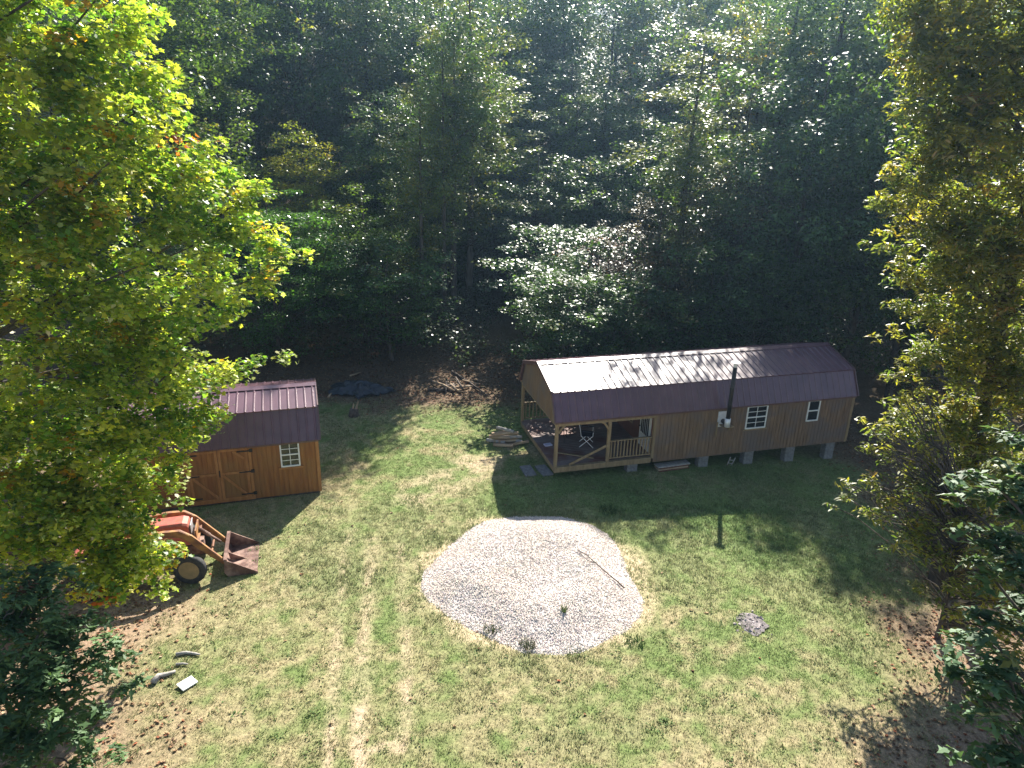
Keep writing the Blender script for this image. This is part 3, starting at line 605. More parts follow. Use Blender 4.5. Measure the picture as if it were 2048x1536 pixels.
# air between the camera and the woods
HZ = bpy.data.materials.new('haze'); HZ.use_nodes = True; hn = HZ.node_tree; hn.nodes.remove(hn.nodes['Principled BSDF'])
pv = hn.nodes.new('ShaderNodeVolumePrincipled'); pv.inputs['Color'].default_value = (.42, .68, 1, 1); pv.inputs['Density'].default_value = .0006; pv.inputs['Anisotropy'].default_value = .65
hn.links.new(pv.outputs[0], hn.nodes['Material Output'].inputs['Volume'])
tag(MB().box(-125, 125, -30, 135, -4, 60).build('haze', HZ), 'thin pale haze in the air between the trees', 'haze', kind='stuff')
# ---- woods along the back, each tree one by one
def T(kind, px, Y_, H, label, tint=(1, 1, 1), name='tree', wid=1., limit=True): return plant(kind, col(px, Y_), Y_, H, label, 'tree', tint, name, None, wid, limit)
T('pine', 560, 33, 8.2, 'bright green evergreen with flat layered boughs behind the shed', (1.7, 1.8, 1.2), 'evergreen_tree', 1.05, False)
T('broad', 380, 36, 17, 'dark green tree rising behind the layered evergreen and the maple', (1.2, 1.25, .9))
T('tall', 470, 42, 23, 'tall dark trunked tree just right of the maple top', (1.15, 1.2, .9))
T('yellow', 640, 41, 15.6, 'yellow green tree with an orange tinged top right of the maple', (1.5, 1.5, .9))  # raised leaf tint paints this crown as a sunlit patch
T('round', 735, 36, 13.5, 'mid green tree just right of the orange tinged tree', (1.3, 1.4, .9))
T('tall', 805, 43, 24, 'tall tree with a dark straight trunk left of the twin grey trunks', (1.15, 1.3, 1.25))
T('tall', 912, 39, 20, 'slender grey trunked tree, left one of the pair behind the yard', (1.15, 1.3, 1.25), 'tree', .8)
T('slim', 890, 37.5, 15.5, 'narrow green tree just in front of the twin grey trunks, left of them', (1., 1.2, 1.05), 'tree', .75)
T('slim', 850, 36, 13, 'thin tree between the dark straight trunk and the twin grey trunks', (1., 1.15, 1.), 'tree', .8)
T('slim', 935, 41, 19, 'slender grey trunked tree, right one of the pair behind the yard', (.7, .85, .9))
T('slim', 1000, 48, 24, 'pale sunlit tree at the top left of the dark gap in the woods', (1.5, 1.6, 1.4), 'tree', 1.35)  # part of the sunlight on this crown is put into its paler tint
T('slim', 1130, 50, 18, 'light green narrow tree in the dark gap of the woods', (1.2, 1.6, 1.1), 'tree', 1.1)
T('round', 1250, 47, 17, 'big round glossy leaved tree behind the left half of the cabin', (1.1, 1.3, 1.3), 'tree', 1.1)
T('broad', 1440, 38.5, 19, 'big green tree behind the stove pipe', (1.2, 1.4, 1.25), 'tree', 1.0)
T('brown', 1290, 62, 17, 'thin hazy brown tree far back at the top centre', (1.7, 1.5, 1.5), 'tree', 1.3)
T('yellow', 1460, 49, 19, 'tan and yellow tree beside the hazy brown tree', (1.5, 1.2, 1.2))
T('tall', 1580, 42, 23, 'tall dark tree behind the right half of the cabin', (1, 1.15, 1.25), 'tree', 1.15)
T('tall', 1500, 45, 22, 'tall dim tree left of the dark tall tree behind the cabin', (1.05, 1.2, 1.3), 'tree', 1.)
T('tall', 1690, 40, 21, 'dark brownish tree between the tall dark tree and the hickory', (1.2, 1.1, 1.05), 'tree', 1.1)
T('round', 1790, 36, 16, 'bright green topped tree peeping out left of the hickory', (.95, 1.3, 1.1), 'tree', .9)
T('slim', 1345, 37.5, 21, 'narrow green tree standing before the big round glossy leaved tree', (1.1, 1.25, 1.25), 'tree', 1.15)
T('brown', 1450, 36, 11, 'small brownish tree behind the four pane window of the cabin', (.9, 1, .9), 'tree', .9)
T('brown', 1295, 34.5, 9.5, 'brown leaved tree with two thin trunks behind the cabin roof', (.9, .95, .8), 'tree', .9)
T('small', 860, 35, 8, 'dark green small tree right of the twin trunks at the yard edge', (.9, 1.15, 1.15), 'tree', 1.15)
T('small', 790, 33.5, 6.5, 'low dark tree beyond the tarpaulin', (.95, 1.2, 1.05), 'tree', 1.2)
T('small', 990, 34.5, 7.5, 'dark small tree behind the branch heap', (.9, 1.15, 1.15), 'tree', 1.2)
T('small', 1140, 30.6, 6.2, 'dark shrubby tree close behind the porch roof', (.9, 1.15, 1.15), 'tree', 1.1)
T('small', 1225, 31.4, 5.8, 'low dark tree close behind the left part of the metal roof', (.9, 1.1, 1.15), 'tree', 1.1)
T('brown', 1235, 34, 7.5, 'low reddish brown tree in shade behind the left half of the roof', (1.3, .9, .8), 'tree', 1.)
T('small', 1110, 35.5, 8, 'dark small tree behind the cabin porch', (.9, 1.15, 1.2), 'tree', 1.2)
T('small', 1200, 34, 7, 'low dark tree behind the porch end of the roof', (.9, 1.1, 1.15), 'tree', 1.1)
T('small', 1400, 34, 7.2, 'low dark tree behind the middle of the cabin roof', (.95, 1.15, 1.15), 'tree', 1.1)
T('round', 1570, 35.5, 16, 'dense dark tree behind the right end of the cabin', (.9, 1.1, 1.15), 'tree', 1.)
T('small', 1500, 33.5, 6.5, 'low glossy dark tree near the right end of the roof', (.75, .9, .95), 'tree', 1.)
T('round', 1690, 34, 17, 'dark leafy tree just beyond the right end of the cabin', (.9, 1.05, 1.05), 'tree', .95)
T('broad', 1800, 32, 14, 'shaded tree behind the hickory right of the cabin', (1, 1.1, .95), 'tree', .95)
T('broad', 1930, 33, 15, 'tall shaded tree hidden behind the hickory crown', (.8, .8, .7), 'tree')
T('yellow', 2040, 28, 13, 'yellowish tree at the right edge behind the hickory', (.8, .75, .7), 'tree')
T('broad', 200, 34, 16, 'green tree behind the maple at the left edge of the woods', (1, 1, .9))
T('yellow', 60, 30, 15, 'yellowish tree behind the maple near the left edge', (1, 1, .9))
T('round', 300, 31, 8, 'low green tree behind the left end of the shed', (.8, .95, .8))
for Y_, st, H in ((45, 4.6, 8.5), (50.5, 5, 10.5), (58, 6, 12)):
    x = -26
    while x < 34:
        b = rnd.uniform(.95, 1.4); plant(('round', 'small', 'broad')[rnd.randrange(3)], x+rnd.uniform(-1.2, 1.2), Y_+rnd.uniform(-1.5, 1.5), H*rnd.uniform(.8, 1.15), 'bushy shaded tree filling the middle of the woods under taller crowns', 'tree', (b*.9, b, b), 'understory_tree', 'low trees filling the woods', 1.05)
        x += st
n = 0
for row, (Y_, st, H) in enumerate(((54, 4.4, 22), (62, 4.6, 22), (71, 5, 23), (79, 5.5, 22))):
    x = -Y_*.85
    while x < Y_*.85:
        k = ('tall', 'slim', 'broad', 'yellow', 'broad', 'round', 'tall', 'round')[rnd.randrange(8)]; b = rnd.uniform(1.05, 1.5)
        plant(k, x+rnd.uniform(-1.4, 1.4), Y_+rnd.uniform(-2.5, 2.5), H*rnd.uniform(.85, 1.1), 'tall green tree deep in the woods behind the edge trees', 'tree', (b*.9, b, b*rnd.uniform(1., 1.35)), 'forest_tree', 'trees deep in the woods', 1.1)  # crown tint pushed towards blue, painting distance haze into the leaves
        x += st
for k, (t, h, c_) in PROTO.items():
    if k not in used:
        for ch_ in list(t.children): bpy.data.objects.remove(ch_)
        bpy.data.objects.remove(t)
# low brush under the wood edge
rng = np.random.default_rng(21); N = 420
bx = rng.uniform(-20, 22, N); by = rng.uniform(31.5, 45, N); by = np.maximum(by, 31.6+.0*bx); keep = ~inrect(bx, by, CO, YAW, 0, CL, 0, CW, .8); bx, by = bx[keep], by[keep]
keep = by > 29+np.clip(bx-3, 0, 9)*.28; bx, by = bx[keep], by[keep]
rd = rng.uniform(.4, 1.0, len(bx)); cen = np.stack([bx, by, gz(bx, by)+rd*.5+rng.random(len(bx))*1.4], -1)
tag(leaves('brush', cen, rd, 90, .17, 'quad', [(4, (.05, .085, .035)), (2, (.07, .105, .04)), (1, (.10, .08, .04))], rng, LEAF, None, .8), 'dark low brush along the foot of the woods', 'brush', kind='stuff')
# far wooded slope beyond the single trees
N = 1500; bx = rng.uniform(-95, 95, N); by = rng.uniform(80, 104, N); cen = np.stack([bx, by, gz(bx, by)+rng.uniform(.5, 17, N)], -1)
tag(leaves('distant_woods', cen, rng.uniform(1.2, 2.2, N), 60, .55, 'quad', PAL_G+PAL_Y, rng, LEAF, None, .7), 'wooded slope closing the view beyond the trees', 'woods', kind='stuff')
# ---- near trees built from crown masses
def near_tree(name, base, top, r, blobs, label, shape, size, pal, m, dens, crad, seed, bark=BARK, flat=.42, tilt=.5, droop=.2, thin=.75, lay=.5, nl=None, maxl=90):
    rng = np.random.default_rng(seed); P = []; Rr = []; nn = []
    for (px, py, Y_, br, dn) in blobs:
        c = np.array(tuple(at(px, py, Y_))); k = max(2, int(dens*dn*(br/1.0)**2.3)); d = rng.normal(size=(k, 3)); d /= np.linalg.norm(d, axis=1)[:, None]
        rr = rng.random(k)**.4; q_ = c+d*(rr*br)[:, None]*np.array((1, min(1, thin/br), .85)); ph = rng.random(); dd = np.hypot(q_[:, 0]-base[0], q_[:, 1]-base[1]); q_[:, 2] = ((np.round(q_[:, 2]/lay+ph+rng.normal(size=k)*.35)-ph)*lay if lay else q_[:, 2])-.03*(dd-3); P.append(q_); Rr.append(rng.uniform(crad[0], crad[1], k)*min(1, .55+br*.5))
    P = np.concatenate(P); Rr = np.concatenate(Rr); ok = P[:, 2] > gz(P[:, 0], P[:, 1])+.3; P, Rr = P[ok], Rr[ok]
    t = bpy.data.objects.new(name, None); C.objects.link(t); t.location = base; tag(t, label, 'tree'); P = P-np.array(base)
    trunk_mesh('trunk', (0, 0, -.3), tuple(Vector(top)-Vector(base)), r, P, rng, bark, t, maxl, 12)
    leaves('crown', P, Rr, nl or {'maple': 60, 'long': 60, 'oak': 40}[shape], size, shape, pal, rng, m, t, flat, tilt, droop=droop)
    return t
gx = lambda x, y: (x, y, gh(x, y))
MAP = [(-160, 100, 12, 1.9, .6), (-220, 400, 11.6, 2.0, .6), (-180, 700, 11.6, 1.8, .6), (60, -180, 12.8, 1.7, .6), (60, 60, 12.6, 2.0, 1), (190, 60, 13.2, 1.3, 1), (240, 120, 13.6, .7, 1), (60, 250, 12.2, 2.1, 1), (230, 230, 13.2, 1.2, 1), (310, 150, 13.8, .55, 1), (310, 170, 13.9, .5, 1.2), (40, 450, 12, 2.1, 1), (240, 380, 13.2, 1.6, 1), (370, 330, 14, .9, 1), (330, 290, 13.9, .6, 1), (410, 410, 14.2, 1.1, 1), (480, 400, 14.5, .6, 1.1), (470, 480, 14.4, .8, 1), (560, 505, 14.8, .5, 1.4), (610, 498, 14.9, .22, 2), (500, 440, 14.5, .6, 1.3), (510, 510, 14.6, .6, 1.3), (420, 350, 14.2, .7, 1.2), (470, 360, 14.4, .5, 1.2), (400, 300, 14.1, .5, 1.1), (280, 30, 13.7, .4, 1.2), (350, 210, 13.9, .35, 1.3),
       (300, 520, 13.4, 1.7, 1), (430, 560, 14.2, 1.0, 1), (520, 575, 14.7, .4, 1), (110, 620, 12.2, 2.1, 1), (270, 680, 13, 1.5, 1), (350, 640, 13.7, .9, 1), (340, 740, 13.6, .9, 1), (420, 745, 14.2, .6, 1.2), (480, 725, 14.6, .5, 1.3), (530, 705, 14.8, .38, 1.4), (575, 698, 14.9, .28, 1.6), (380, 780, 13.9, .8, 1.3), (320, 820, 13.5, .9, 1.3), (350, 900, 13.6, .5, 1.4), (280, 900, 13.2, .8, 1.2), (200, 880, 12.8, 1.1, 1.1), (260, 1000, 13, .7, 1.2), (180, 1030, 12.6, .9, 1.1), (310, 700, 13.5, .9, 1.2), (400, 800, 14.1, .65, 1.2), (440, 790, 14.3, .45, 1.2), (110, 820, 12.2, 1.9, 1), (270, 830, 13.1, 1.1, 1), (360, 850, 13.8, .6, 1.1),
       (400, 870, 14, .35, 1.3), (330, 920, 13.6, .6, 1.1), (300, 975, 13.4, .6, 1.1), (220, 960, 12.9, 1.0, 1), (90, 1000, 12.2, 1.5, .9), (230, 1070, 12.8, .7, 1), (300, 1090, 13.2, .45, 1.1), (350, 1095, 13.5, .3, 1.4), (270, 1030, 13, .6, 1.6), (300, 1120, 13.1, .5, 1.6), (240, 1110, 12.8, .7, 1.3), (200, 1150, 12.6, .7, 1.3), (330, 1150, 13.2, .3, 1.6), (120, 950, 12.4, 1.1, 1.2), (60, 900, 12, 1.2, 1.2), (340, 1005, 13.5, .35, 1.4), (255, 1060, 12.9, .75, 2.2), (280, 1110, 13, .6, 2.2), (220, 1140, 12.7, .7, 1.8), (120, 1050, 11.9, 1.0, 1.6), (50, 1030, 11.6, 1.0, 1.6), (30, 1120, 11.5, .9, 1.6), (230, 1040, 12.9, .7, 1.5), (340, 1120, 13.3, .3, 1.8), (380, 830, 13.9, .5, 1.3), (340, 860, 13.7, .6, 1.3), (290, 950, 13.2, .6, 1.5), (160, 1130, 12.5, .8, .9), (270, 1170, 12.9, .5, 1.1), (310, 1180, 13.1, .32, 1.3), (60, 1150, 12, 1.0, .8)]
near_tree('maple_tree', gx(-11.2, 12.6), (-10.6, 13, 15.5), .3, MAP, 'large sunlit maple with yellow green and orange leaves at the left', 'maple', .125, PAL_M, LEAFM, 16.5, (.2, .46), 31, flat=.6, tilt=.6, nl=44, thin=.75, lay=0)
HIC = [(1820, 300, 17.4, .6, 1), (1850, 430, 17.5, .7, 1), (1800, 470, 17.6, .5, 1), (1850, 700, 17.4, .6, 1), (1800, 620, 17.6, .5, 1), (1960, 480, 17, 1.2, 1), (1960, 700, 17, 1.1, 1), (1830, 20, 17.6, .8, 1), (1940, 150, 17, 1.2, .9), (2160, 80, 16.5, 1.6, .7), (2230, 330, 16, 1.7, .7), (2180, 560, 16, 1.5, .7), (2150, 780, 16, 1.2, .7), (2000, -160, 17.2, 1.8, .6), (2150, -250, 16.8, 1.5, .6), (1990, 40, 17, 1.9, 1), (1870, 60, 17.3, 1.1, 1), (1820, 120, 17.6, .5, 1), (2010, 230, 16.8, 1.9, 1), (1890, 230, 17.3, 1.0, .9), (1850, 330, 17.5, .8, .9), (1790, 385, 17.8, .55, 1.1), (1760, 395, 17.9, .35, 1.2), (1930, 370, 17.2, 1.2, 1), (2020, 470, 16.8, 1.7, 1), (1870, 500, 17.4, .9, 1), (1810, 540, 17.7, .55, 1.1), (1940, 600, 17.2, 1.2, 1), (1850, 620, 17.5, .6, .9), (2020, 720, 16.8, 1.6, .9), (1890, 720, 17.4, .7, .8),
       (1810, 740, 17.6, .5, 1), (1760, 760, 17.8, .35, 1), (1950, 830, 17, 1.1, 1), (1860, 830, 17.3, .8, 1), (1780, 660, 17.7, .4, .9), (1760, 480, 17.8, .4, 1.1), (1990, 930, 16.6, 1.1, .9)]
SHR = [(2000, 1060, 13.8, .8, 1), (1950, 1150, 13.4, .7, 1), (2020, 1200, 13, .8, 1), (1960, 1260, 12.6, .6, .9), (2030, 1330, 12.2, .7, .8), (1900, 1230, 13, .5, .8), (1790, 800, 15.9, .5, 1), (1840, 780, 15.9, .5, 1), (1750, 850, 15.8, .4, 1), (1725, 910, 15.7, .3, 1), (1680, 1000, 15.4, .3, 1), (1770, 1000, 15.1, .5, 1), (1830, 1080, 14.5, .5, 1), (1780, 1110, 14.3, .4, .7), (1790, 890, 15.6, .6, 1), (1850, 870, 15.4, .6, 1), (1880, 940, 15.2, .8, 1), (1810, 960, 15.2, .7, 1), (1740, 960, 15.4, .5, 1), (1690, 985, 15.5, .4, 1), (1900, 1020, 14.8, .8, 1), (1800, 1040, 14.8, .7, 1), (1730, 1030, 15, .4, .8), (1960, 1090, 14.4, .8, 1), (1860, 1110, 14.2, .6, 1), (1930, 1180, 13.8, .6, .9), (1850, 1200, 13.8, .4, .7), (1980, 980, 14.8, .7, 1)]
near_tree('twiggy_shrub', gx(10.9, 14.6), (10.7, 14.6, 3.4), .07, SHR, 'wide twiggy shrub with sparse yellow leaves below the hickory', 'long', .15, PAL_H, LEAFH, 28, (.2, .4), 35, bark=BARK, flat=.6, tilt=.65, nl=30, thin=.9, lay=0, maxl=240)
near_tree('hickory_tree', gx(12.3, 16.6), (11.6, 16.8, 15.5), .26, HIC, 'tall yellowing hickory with drooping narrow leaves at the right', 'long', .17, PAL_H, LEAFH, 30, (.2, .46), 32, flat=.62, tilt=.65, droop=.5, nl=46, thin=.9, lay=0)
OAK = [(2000, 890, 5.7, .26, 1.2), (1950, 960, 5.6, .28, 1.2), (2040, 990, 5.5, .4, 1.2), (1990, 1100, 5.3, .4, 1.1), (2050, 1200, 5.1, .45, 1.1), (1970, 1270, 5, .3, 1.2), (1915, 1305, 5, .18, 1.3), (2010, 1350, 4.8, .35, 1.1), (2040, 1450, 4.6, .36, 1.1), (1985, 1430, 4.65, .26, 1), (2010, 1520, 4.5, .35, 1), (1960, 1390, 4.8, .2, 1)]
near_tree('young_oak_tree', gx(5.9, 3.9), (4.9, 4.4, 8.3), .05, OAK, 'young oak top with blue green leaves in the lower right corner', 'oak', .125, PAL_O, LEAFO, 125, (.11, .24), 33, flat=.45, tilt=.45, maxl=34, nl=20, lay=.25)
OAKL = [(40, 1200, 10, .7, 1), (140, 1225, 10, .5, 1), (210, 1265, 10, .35, 1), (90, 1170, 10.2, .5, 1), (270, 1300, 9.9, .2, 1), (60, 1290, 9.6, .8, 1), (170, 1300, 9.8, .55, .9), (220, 1340, 9.9, .35, .9), (90, 1400, 9.2, .8, 1), (190, 1420, 9.3, .5, .8), (250, 1380, 9.6, .3, .8), (40, 1500, 8.8, .8, 1), (150, 1510, 8.8, .5, .9), (230, 1490, 9.0, .3, .7)]
near_tree('oak_sapling', gx(-8.8, 9.6), (-8.7, 9.7, 3.4), .06, OAKL, 'dark green oak sapling in the lower left corner', 'oak', .17, [(5, (.085, .155, .065)), (2, (.12, .20, .08)), (.3, (.16, .08, .04))], LEAFO, 60, (.16, .34), 34, flat=.45, tilt=.45, maxl=24, nl=26)
# ------------------------------------------------------------------ grass, weeds, leaf litter
rng = np.random.default_rng(77)
GR = attrmat('grass_blades', .7, .35)
NT = 76000; tx = rng.uniform(-11, 12.5, NT); ty = 7.2+(30.5-7.2)*rng.random(NT)**1.15
wd, tk, dry, lush, n1, n2 = masks(tx, ty); _, prr = pile_h(tx, ty)
keep = (rng.random(NT) < (1-.9*wd)*(1-.8*tk)*(.55+.45*(1-dry)+.3*lush)) & (prr > 1.0+.1*(n2-.5)) & ~inrect(tx, ty, CO, YAW, -.1, CL, .15, CW) & ~inrect(tx, ty, SO, SYAW, -SL, 0, 0, SW)
tx, ty, dry, lush, wd, n1, n2 = (q[keep] for q in (tx, ty, dry, lush, wd, n1, n2))
def blades(tx, ty, nb, hgt, spread, colf, lean=.7):
    N = len(tx); i = np.repeat(np.arange(N), nb); T_ = len(i); x = tx[i]+rng.normal(size=T_)*spread; y = ty[i]+rng.normal(size=T_)*spread; z = gz(x, y)-.005
    h = hgt[i]*rng.uniform(.6, 1.3, T_); a = rng.random(T_)*6.283; w = rng.uniform(.006, .012, T_)+h*.03; l = rng.random(T_)*lean; la = rng.random(T_)*6.283
    B = np.stack([x, y, z], -1); s_ = np.stack([np.cos(a)*w, np.sin(a)*w, 0*a], -1); tip = B+np.stack([np.cos(la)*l*h, np.sin(la)*l*h, h*np.sqrt(np.maximum(.1, 1-l*l*.8))], -1)
    return np.stack([B-s_, B+s_, tip], 1), colf(i, T_)
def gcol(i, T_):
    d = np.clip(dry[i]*.85+rng.normal(size=T_)*.22, 0, 1)[:, None]; l = lush[i][:, None]
    c = (GREEN*1.25*(1-d)+STRAW*1.1*d); c = c*(1-l*.6)+LUSH*1.2*l*.6; return np.clip(c*rng.uniform(.65, 1.35, (T_, 1)), .01, .8)
V, c = blades(tx, ty, 8, (.04+.05*lush+.02*n2)*np.where(rng.random(len(tx)) < .03, 1.7, 1)*.85, .05, gcol)
tag(npmesh('grass', V, 3, GR, c), 'patchy green and straw coloured grass over the yard', 'grass', kind='stuff')
# broad leaved weeds
NW = 2600; wx = rng.uniform(-8, 10, NW); wy = rng.uniform(8, 27, NW); wdw, tkw, dw, lw, a1, a2 = masks(wx, wy); _, prr = pile_h(wx, wy); k = (a2 > .5) & (wdw < .3) & (tkw < .2) & (prr > 1.02) & ~inrect(wx, wy, CO, YAW, 0, CL, .1, CW) & ~inrect(wx, wy, SO, SYAW, -SL, 0, 0, SW); wx, wy = wx[k], wy[k]
cen = np.stack([wx, wy, gz(wx, wy)+.03], -1)
tag(leaves('weeds', cen, rng.uniform(.05, .14, len(wx)), 9, .05, 'quad', [(3, (.10, .17, .05)), (2, (.13, .2, .06)), (1, (.18, .2, .07))], rng, GR, None, .4), 'small broad leaved weeds scattered in the grass', 'weeds', kind='stuff')
# fallen leaves
NL = 60000; lx = rng.uniform(-14, 16, NL); ly = rng.uniform(6.5, 36, NL); wdl, *_ = masks(lx, ly); _, prr = pile_h(lx, ly)
k = (rng.random(NL) < wdl*.9+.004) & (prr > 1.0) & ~inrect(lx, ly, CO, YAW, 0, CL, .1, CW) & ~inrect(lx, ly, SO, SYAW, -SL, 0, 0, SW); lx, ly = lx[k], ly[k]
cen = np.stack([lx, ly, gz(lx, ly)+.02], -1)
tag(leaves('leaf_litter', cen, np.full(len(lx), .03), 3, .085, 'quad', [(3, (.22, .13, .07)), (3, (.32, .22, .13)), (1.2, (.30, .10, .05)), (2, (.13, .08, .05)), (.8, (.42, .32, .2))], rng, attrmat('dry_leaf', .85, .15), None, .3, tilt=.35), 'brown fallen leaves under the trees', 'fallen leaves', kind='stuff')
# ------------------------------------------------------------------ small things in the yard
rs = random.Random(9)
LOG = mat('split_wood', (.30, .2, .12), (.46, .34, .22), 8, .85, stretch=(.3, 1, 1)); GREYW = mat('weathered_grey_wood', (.26, .24, .22), (.40, .37, .34), 10, .9, bump=.2)
DARKW = mat('dark_branch', (.06, .045, .035), (.13, .1, .08), 9, .9, bump=.3)
# tarpaulin over a heap
xs = np.linspace(-1.35, 1.35, 70); ys = np.linspace(-.85, .85, 50); X, Y = np.meshgrid(xs, ys); rr = np.hypot(X/1.3, Y/.8)
Z = .30*(1-sst(.35, 1.05, rr))*(.45+1.1*fbm(X*2.2+3, Y*2.2, 9, 3))+.22*np.abs(fbm(X*2.5+Y*1.5, Y*4-X, 19, 3)-.5)*2+.03
edge = 1+.12*np.sin(np.arctan2(Y, X)*5+1)+.1*np.sin(np.arctan2(Y, X)*9); X2, Y2 = X*edge, Y*edge
TARP = mat('blue_black_tarp', (.014, .018, .026), (.034, .042, .056), 5, .42, spec=.6)
Z = np.where(rr > 1.12, .012, Z)
keepv = rr
tp = MB(); nx = len(xs); ny = len(ys); vid = {}
for j in range(ny-1):
    for i in range(nx-1):
        if max(rr[j, i], rr[j, i+1], rr[j+1, i], rr[j+1, i+1]) < 1.1:
            f = []
            for jj, ii in ((j, i), (j, i+1), (j+1, i+1), (j+1, i)):
                if (jj, ii) not in vid: vid[jj, ii] = len(tp.v); tp.v.append((X2[jj, ii], Y2[jj, ii], Z[jj, ii]))
                f.append(vid[jj, ii])
            tp.f.append(tuple(f))
o = tp.build('tarpaulin', TARP, None, 0, True); p = gnd(718, 778, .1); o.location = (p.x, p.y, gh(p.x, p.y)); o.rotation_euler = (0, 0, -.15)
tag(o, 'crumpled dark blue tarpaulin spread over a heap at the yard edge', 'tarpaulin')
def stick(name, pts, r, m, label, cat, forks=()):
    k = len(pts); mb = MB().tube(pts, [r*(1-.55*i/(k-1)) for i in range(k)], 7)
    for f in forks: mb.tube(f, [r*.6, r*.45, r*.25][:len(f)], 6)
    return tag(mb.build(name, m, None, 0, True), label, cat)
def onp(px, py, lift=.02):
    z = .4
    for _ in range(12): p = gnd(px, py, z); z = z*.4+.6*pz(p.x, p.y)
    p = gnd(px, py, z); return (p.x, p.y, pz(p.x, p.y)+lift)
stick('fallen_branch', [onp(a, b, .06) for a, b in ((1156, 1104), (1172, 1113), (1188, 1127), (1205, 1142), (1220, 1155), (1236, 1168), (1248, 1180))][::-1], .02, DARKW, 'long forked bare branch lying on the gravel pile', 'branch', [[onp(1192, 1128, .05), onp(1176, 1128, .1), onp(1160, 1112, .07)]])
stick('fallen_log', [onp(a, b, .05) for a, b in ((308, 1368), (318, 1355), (334, 1352), (352, 1346))], .075, GREYW, 'short pale bent log beside the white board', 'log')
stick('fallen_branch', [onp(a, b, .04) for a, b in ((352, 1312), (372, 1308), (390, 1310), (400, 1312))], .05, GREYW, 'pale stick on dry ground farther from the white board', 'branch')
stick('fallen_branch', [onp(a, b, .04) for a, b in ((352, 1332), (366, 1330), (376, 1331))], .035, GREYW, 'small stick between the pale log and the farther stick', 'branch')
p = onp(375, 1370, .03); o = MB().box(-.17, .17, -.13, .13, 0, .03).build('white_board', mat('white_paint', (.82, .82, .8), (.75, .75, .74), 6, .6), None, .004); o.location = p; o.rotation_euler = (.06, .03, .95); tag(o, 'small square white board lying on the dry grass', 'board')
def tuft(px, py, sp, h, nb, label, cols=((.07, .13, .035), (.12, .15, .05))):
    p = onp(px, py, 0); k = nb; a = rng.random(k)*6.283; rr = np.sqrt(rng.random(k))*sp; la = rng.random(k)*6.283; hh = h*rng.uniform(.5, 1.2, k); w = rng.uniform(.008, .016, k)
    B = np.stack([np.cos(a)*rr, np.sin(a)*rr, np.zeros(k)-.01], -1); sd = np.stack([np.cos(la+1.57)*w, np.sin(la+1.57)*w, 0*la], -1); tip = B+np.stack([np.cos(la)*hh*.6, np.sin(la)*hh*.6, hh], -1)
    c = np.array(cols)[rng.integers(0, len(cols), k)]*rng.uniform(.7, 1.3, (k, 1)); o = npmesh('weed_tuft', np.stack([B-sd, B+sd, tip], 1), 3, GR, c); o.location = p; tag(o, label, 'weed')
tuft(1128, 1222, .07, .16, 40, 'single small weed sprouting on the front slope of the gravel')
tuft(985, 1258, .22, .10, 130, 'dark grass tuft at the front left rim of the gravel, left of the taller tuft', ((.09, .13, .05), (.16, .15, .08)))
tuft(1055, 1290, .2, .13, 120, 'taller dark tuft at the front rim of the gravel between two other tufts', ((.09, .13, .05), (.17, .15, .09)))
tuft(1148, 1306, .28, .09, 150, 'green tuft at the nearest point of the gravel rim', ((.08, .16, .04), (.10, .15, .05)))
tuft(1268, 1286, .26, .10, 140, 'dark green tuft at the front right rim of the gravel', ((.05, .11, .03), (.09, .14, .05)))
tuft(1215, 1022, .3, .16, 160, 'green tuft in shade behind the gravel pile', ((.06, .12, .03), (.09, .14, .05)))
# ash patch: burnt stones
ap = empty('fire_pit', (*onp(1500, 1247, 0),), 0, 'small burnt patch of ash and broken stones in the lawn', 'fire pit')
a_ = MB(); 
n_ = 22; ring_ = [(.42*math.cos(w)*(1+.18*rs.uniform(-1, 1)), .42*math.sin(w)*(1+.18*rs.uniform(-1, 1)), .012) for w in np.linspace(0, 2*math.pi, n_, endpoint=False)]
a_.add(ring_+[(0, 0, .035)], [(i, (i+1) % n_, n_) for i in range(n_)]); a_.build('ash', mat('ash', (.08, .07, .07), (.26, .23, .23), 14, .95, bump=.6), ap)
q = rng.normal(size=(90, 2))*.2; stq = stones('broken_stones', np.stack([q[:, 0], q[:, 1], .012+0*q[:, 0]], -1), rng.uniform(.03, .14, 90), np.array((.36, .31, .31))*rng.uniform(.3, 1.4, (90, 1)), STONE, ap); stq['kind'] = 'stuff'
# firewood
fw = empty('firewood_stack', (*gnd(1010, 882, .1).to_tuple()[:2], gh(-.2, 24.4)), .1, 'small stack of split logs left of the cabin porch', 'firewood')
for k, (a, b, c_) in enumerate(((-.35, 0, .09), (-.12, .05, .09), (.12, -.02, .1), (.34, .03, .09), (-.22, .02, .25), (.02, .05, .26), (.24, .0, .26), (-.1, 0, .41), (.12, .03, .42), (.0, .03, .56), (.5, -.2, .08), (-.1, -.35, .08))):
    ln = rs.uniform(.3, .42); ya = rs.uniform(-.5, .5); r = rs.uniform(.06, .085)
    m = MB().prism([(r*math.cos(w)*rs.uniform(.85, 1.1), r*math.sin(w)*rs.uniform(.85, 1.1)) for w in np.linspace(0, 6.28, 6, endpoint=False)], -ln, ln); o = m.build('log', LOG if k % 3 else GREYW, fw, .008); o.location = (a, b, c_); o.rotation_euler = (rs.uniform(-.1, .1), rs.uniform(-.1, .1), ya)
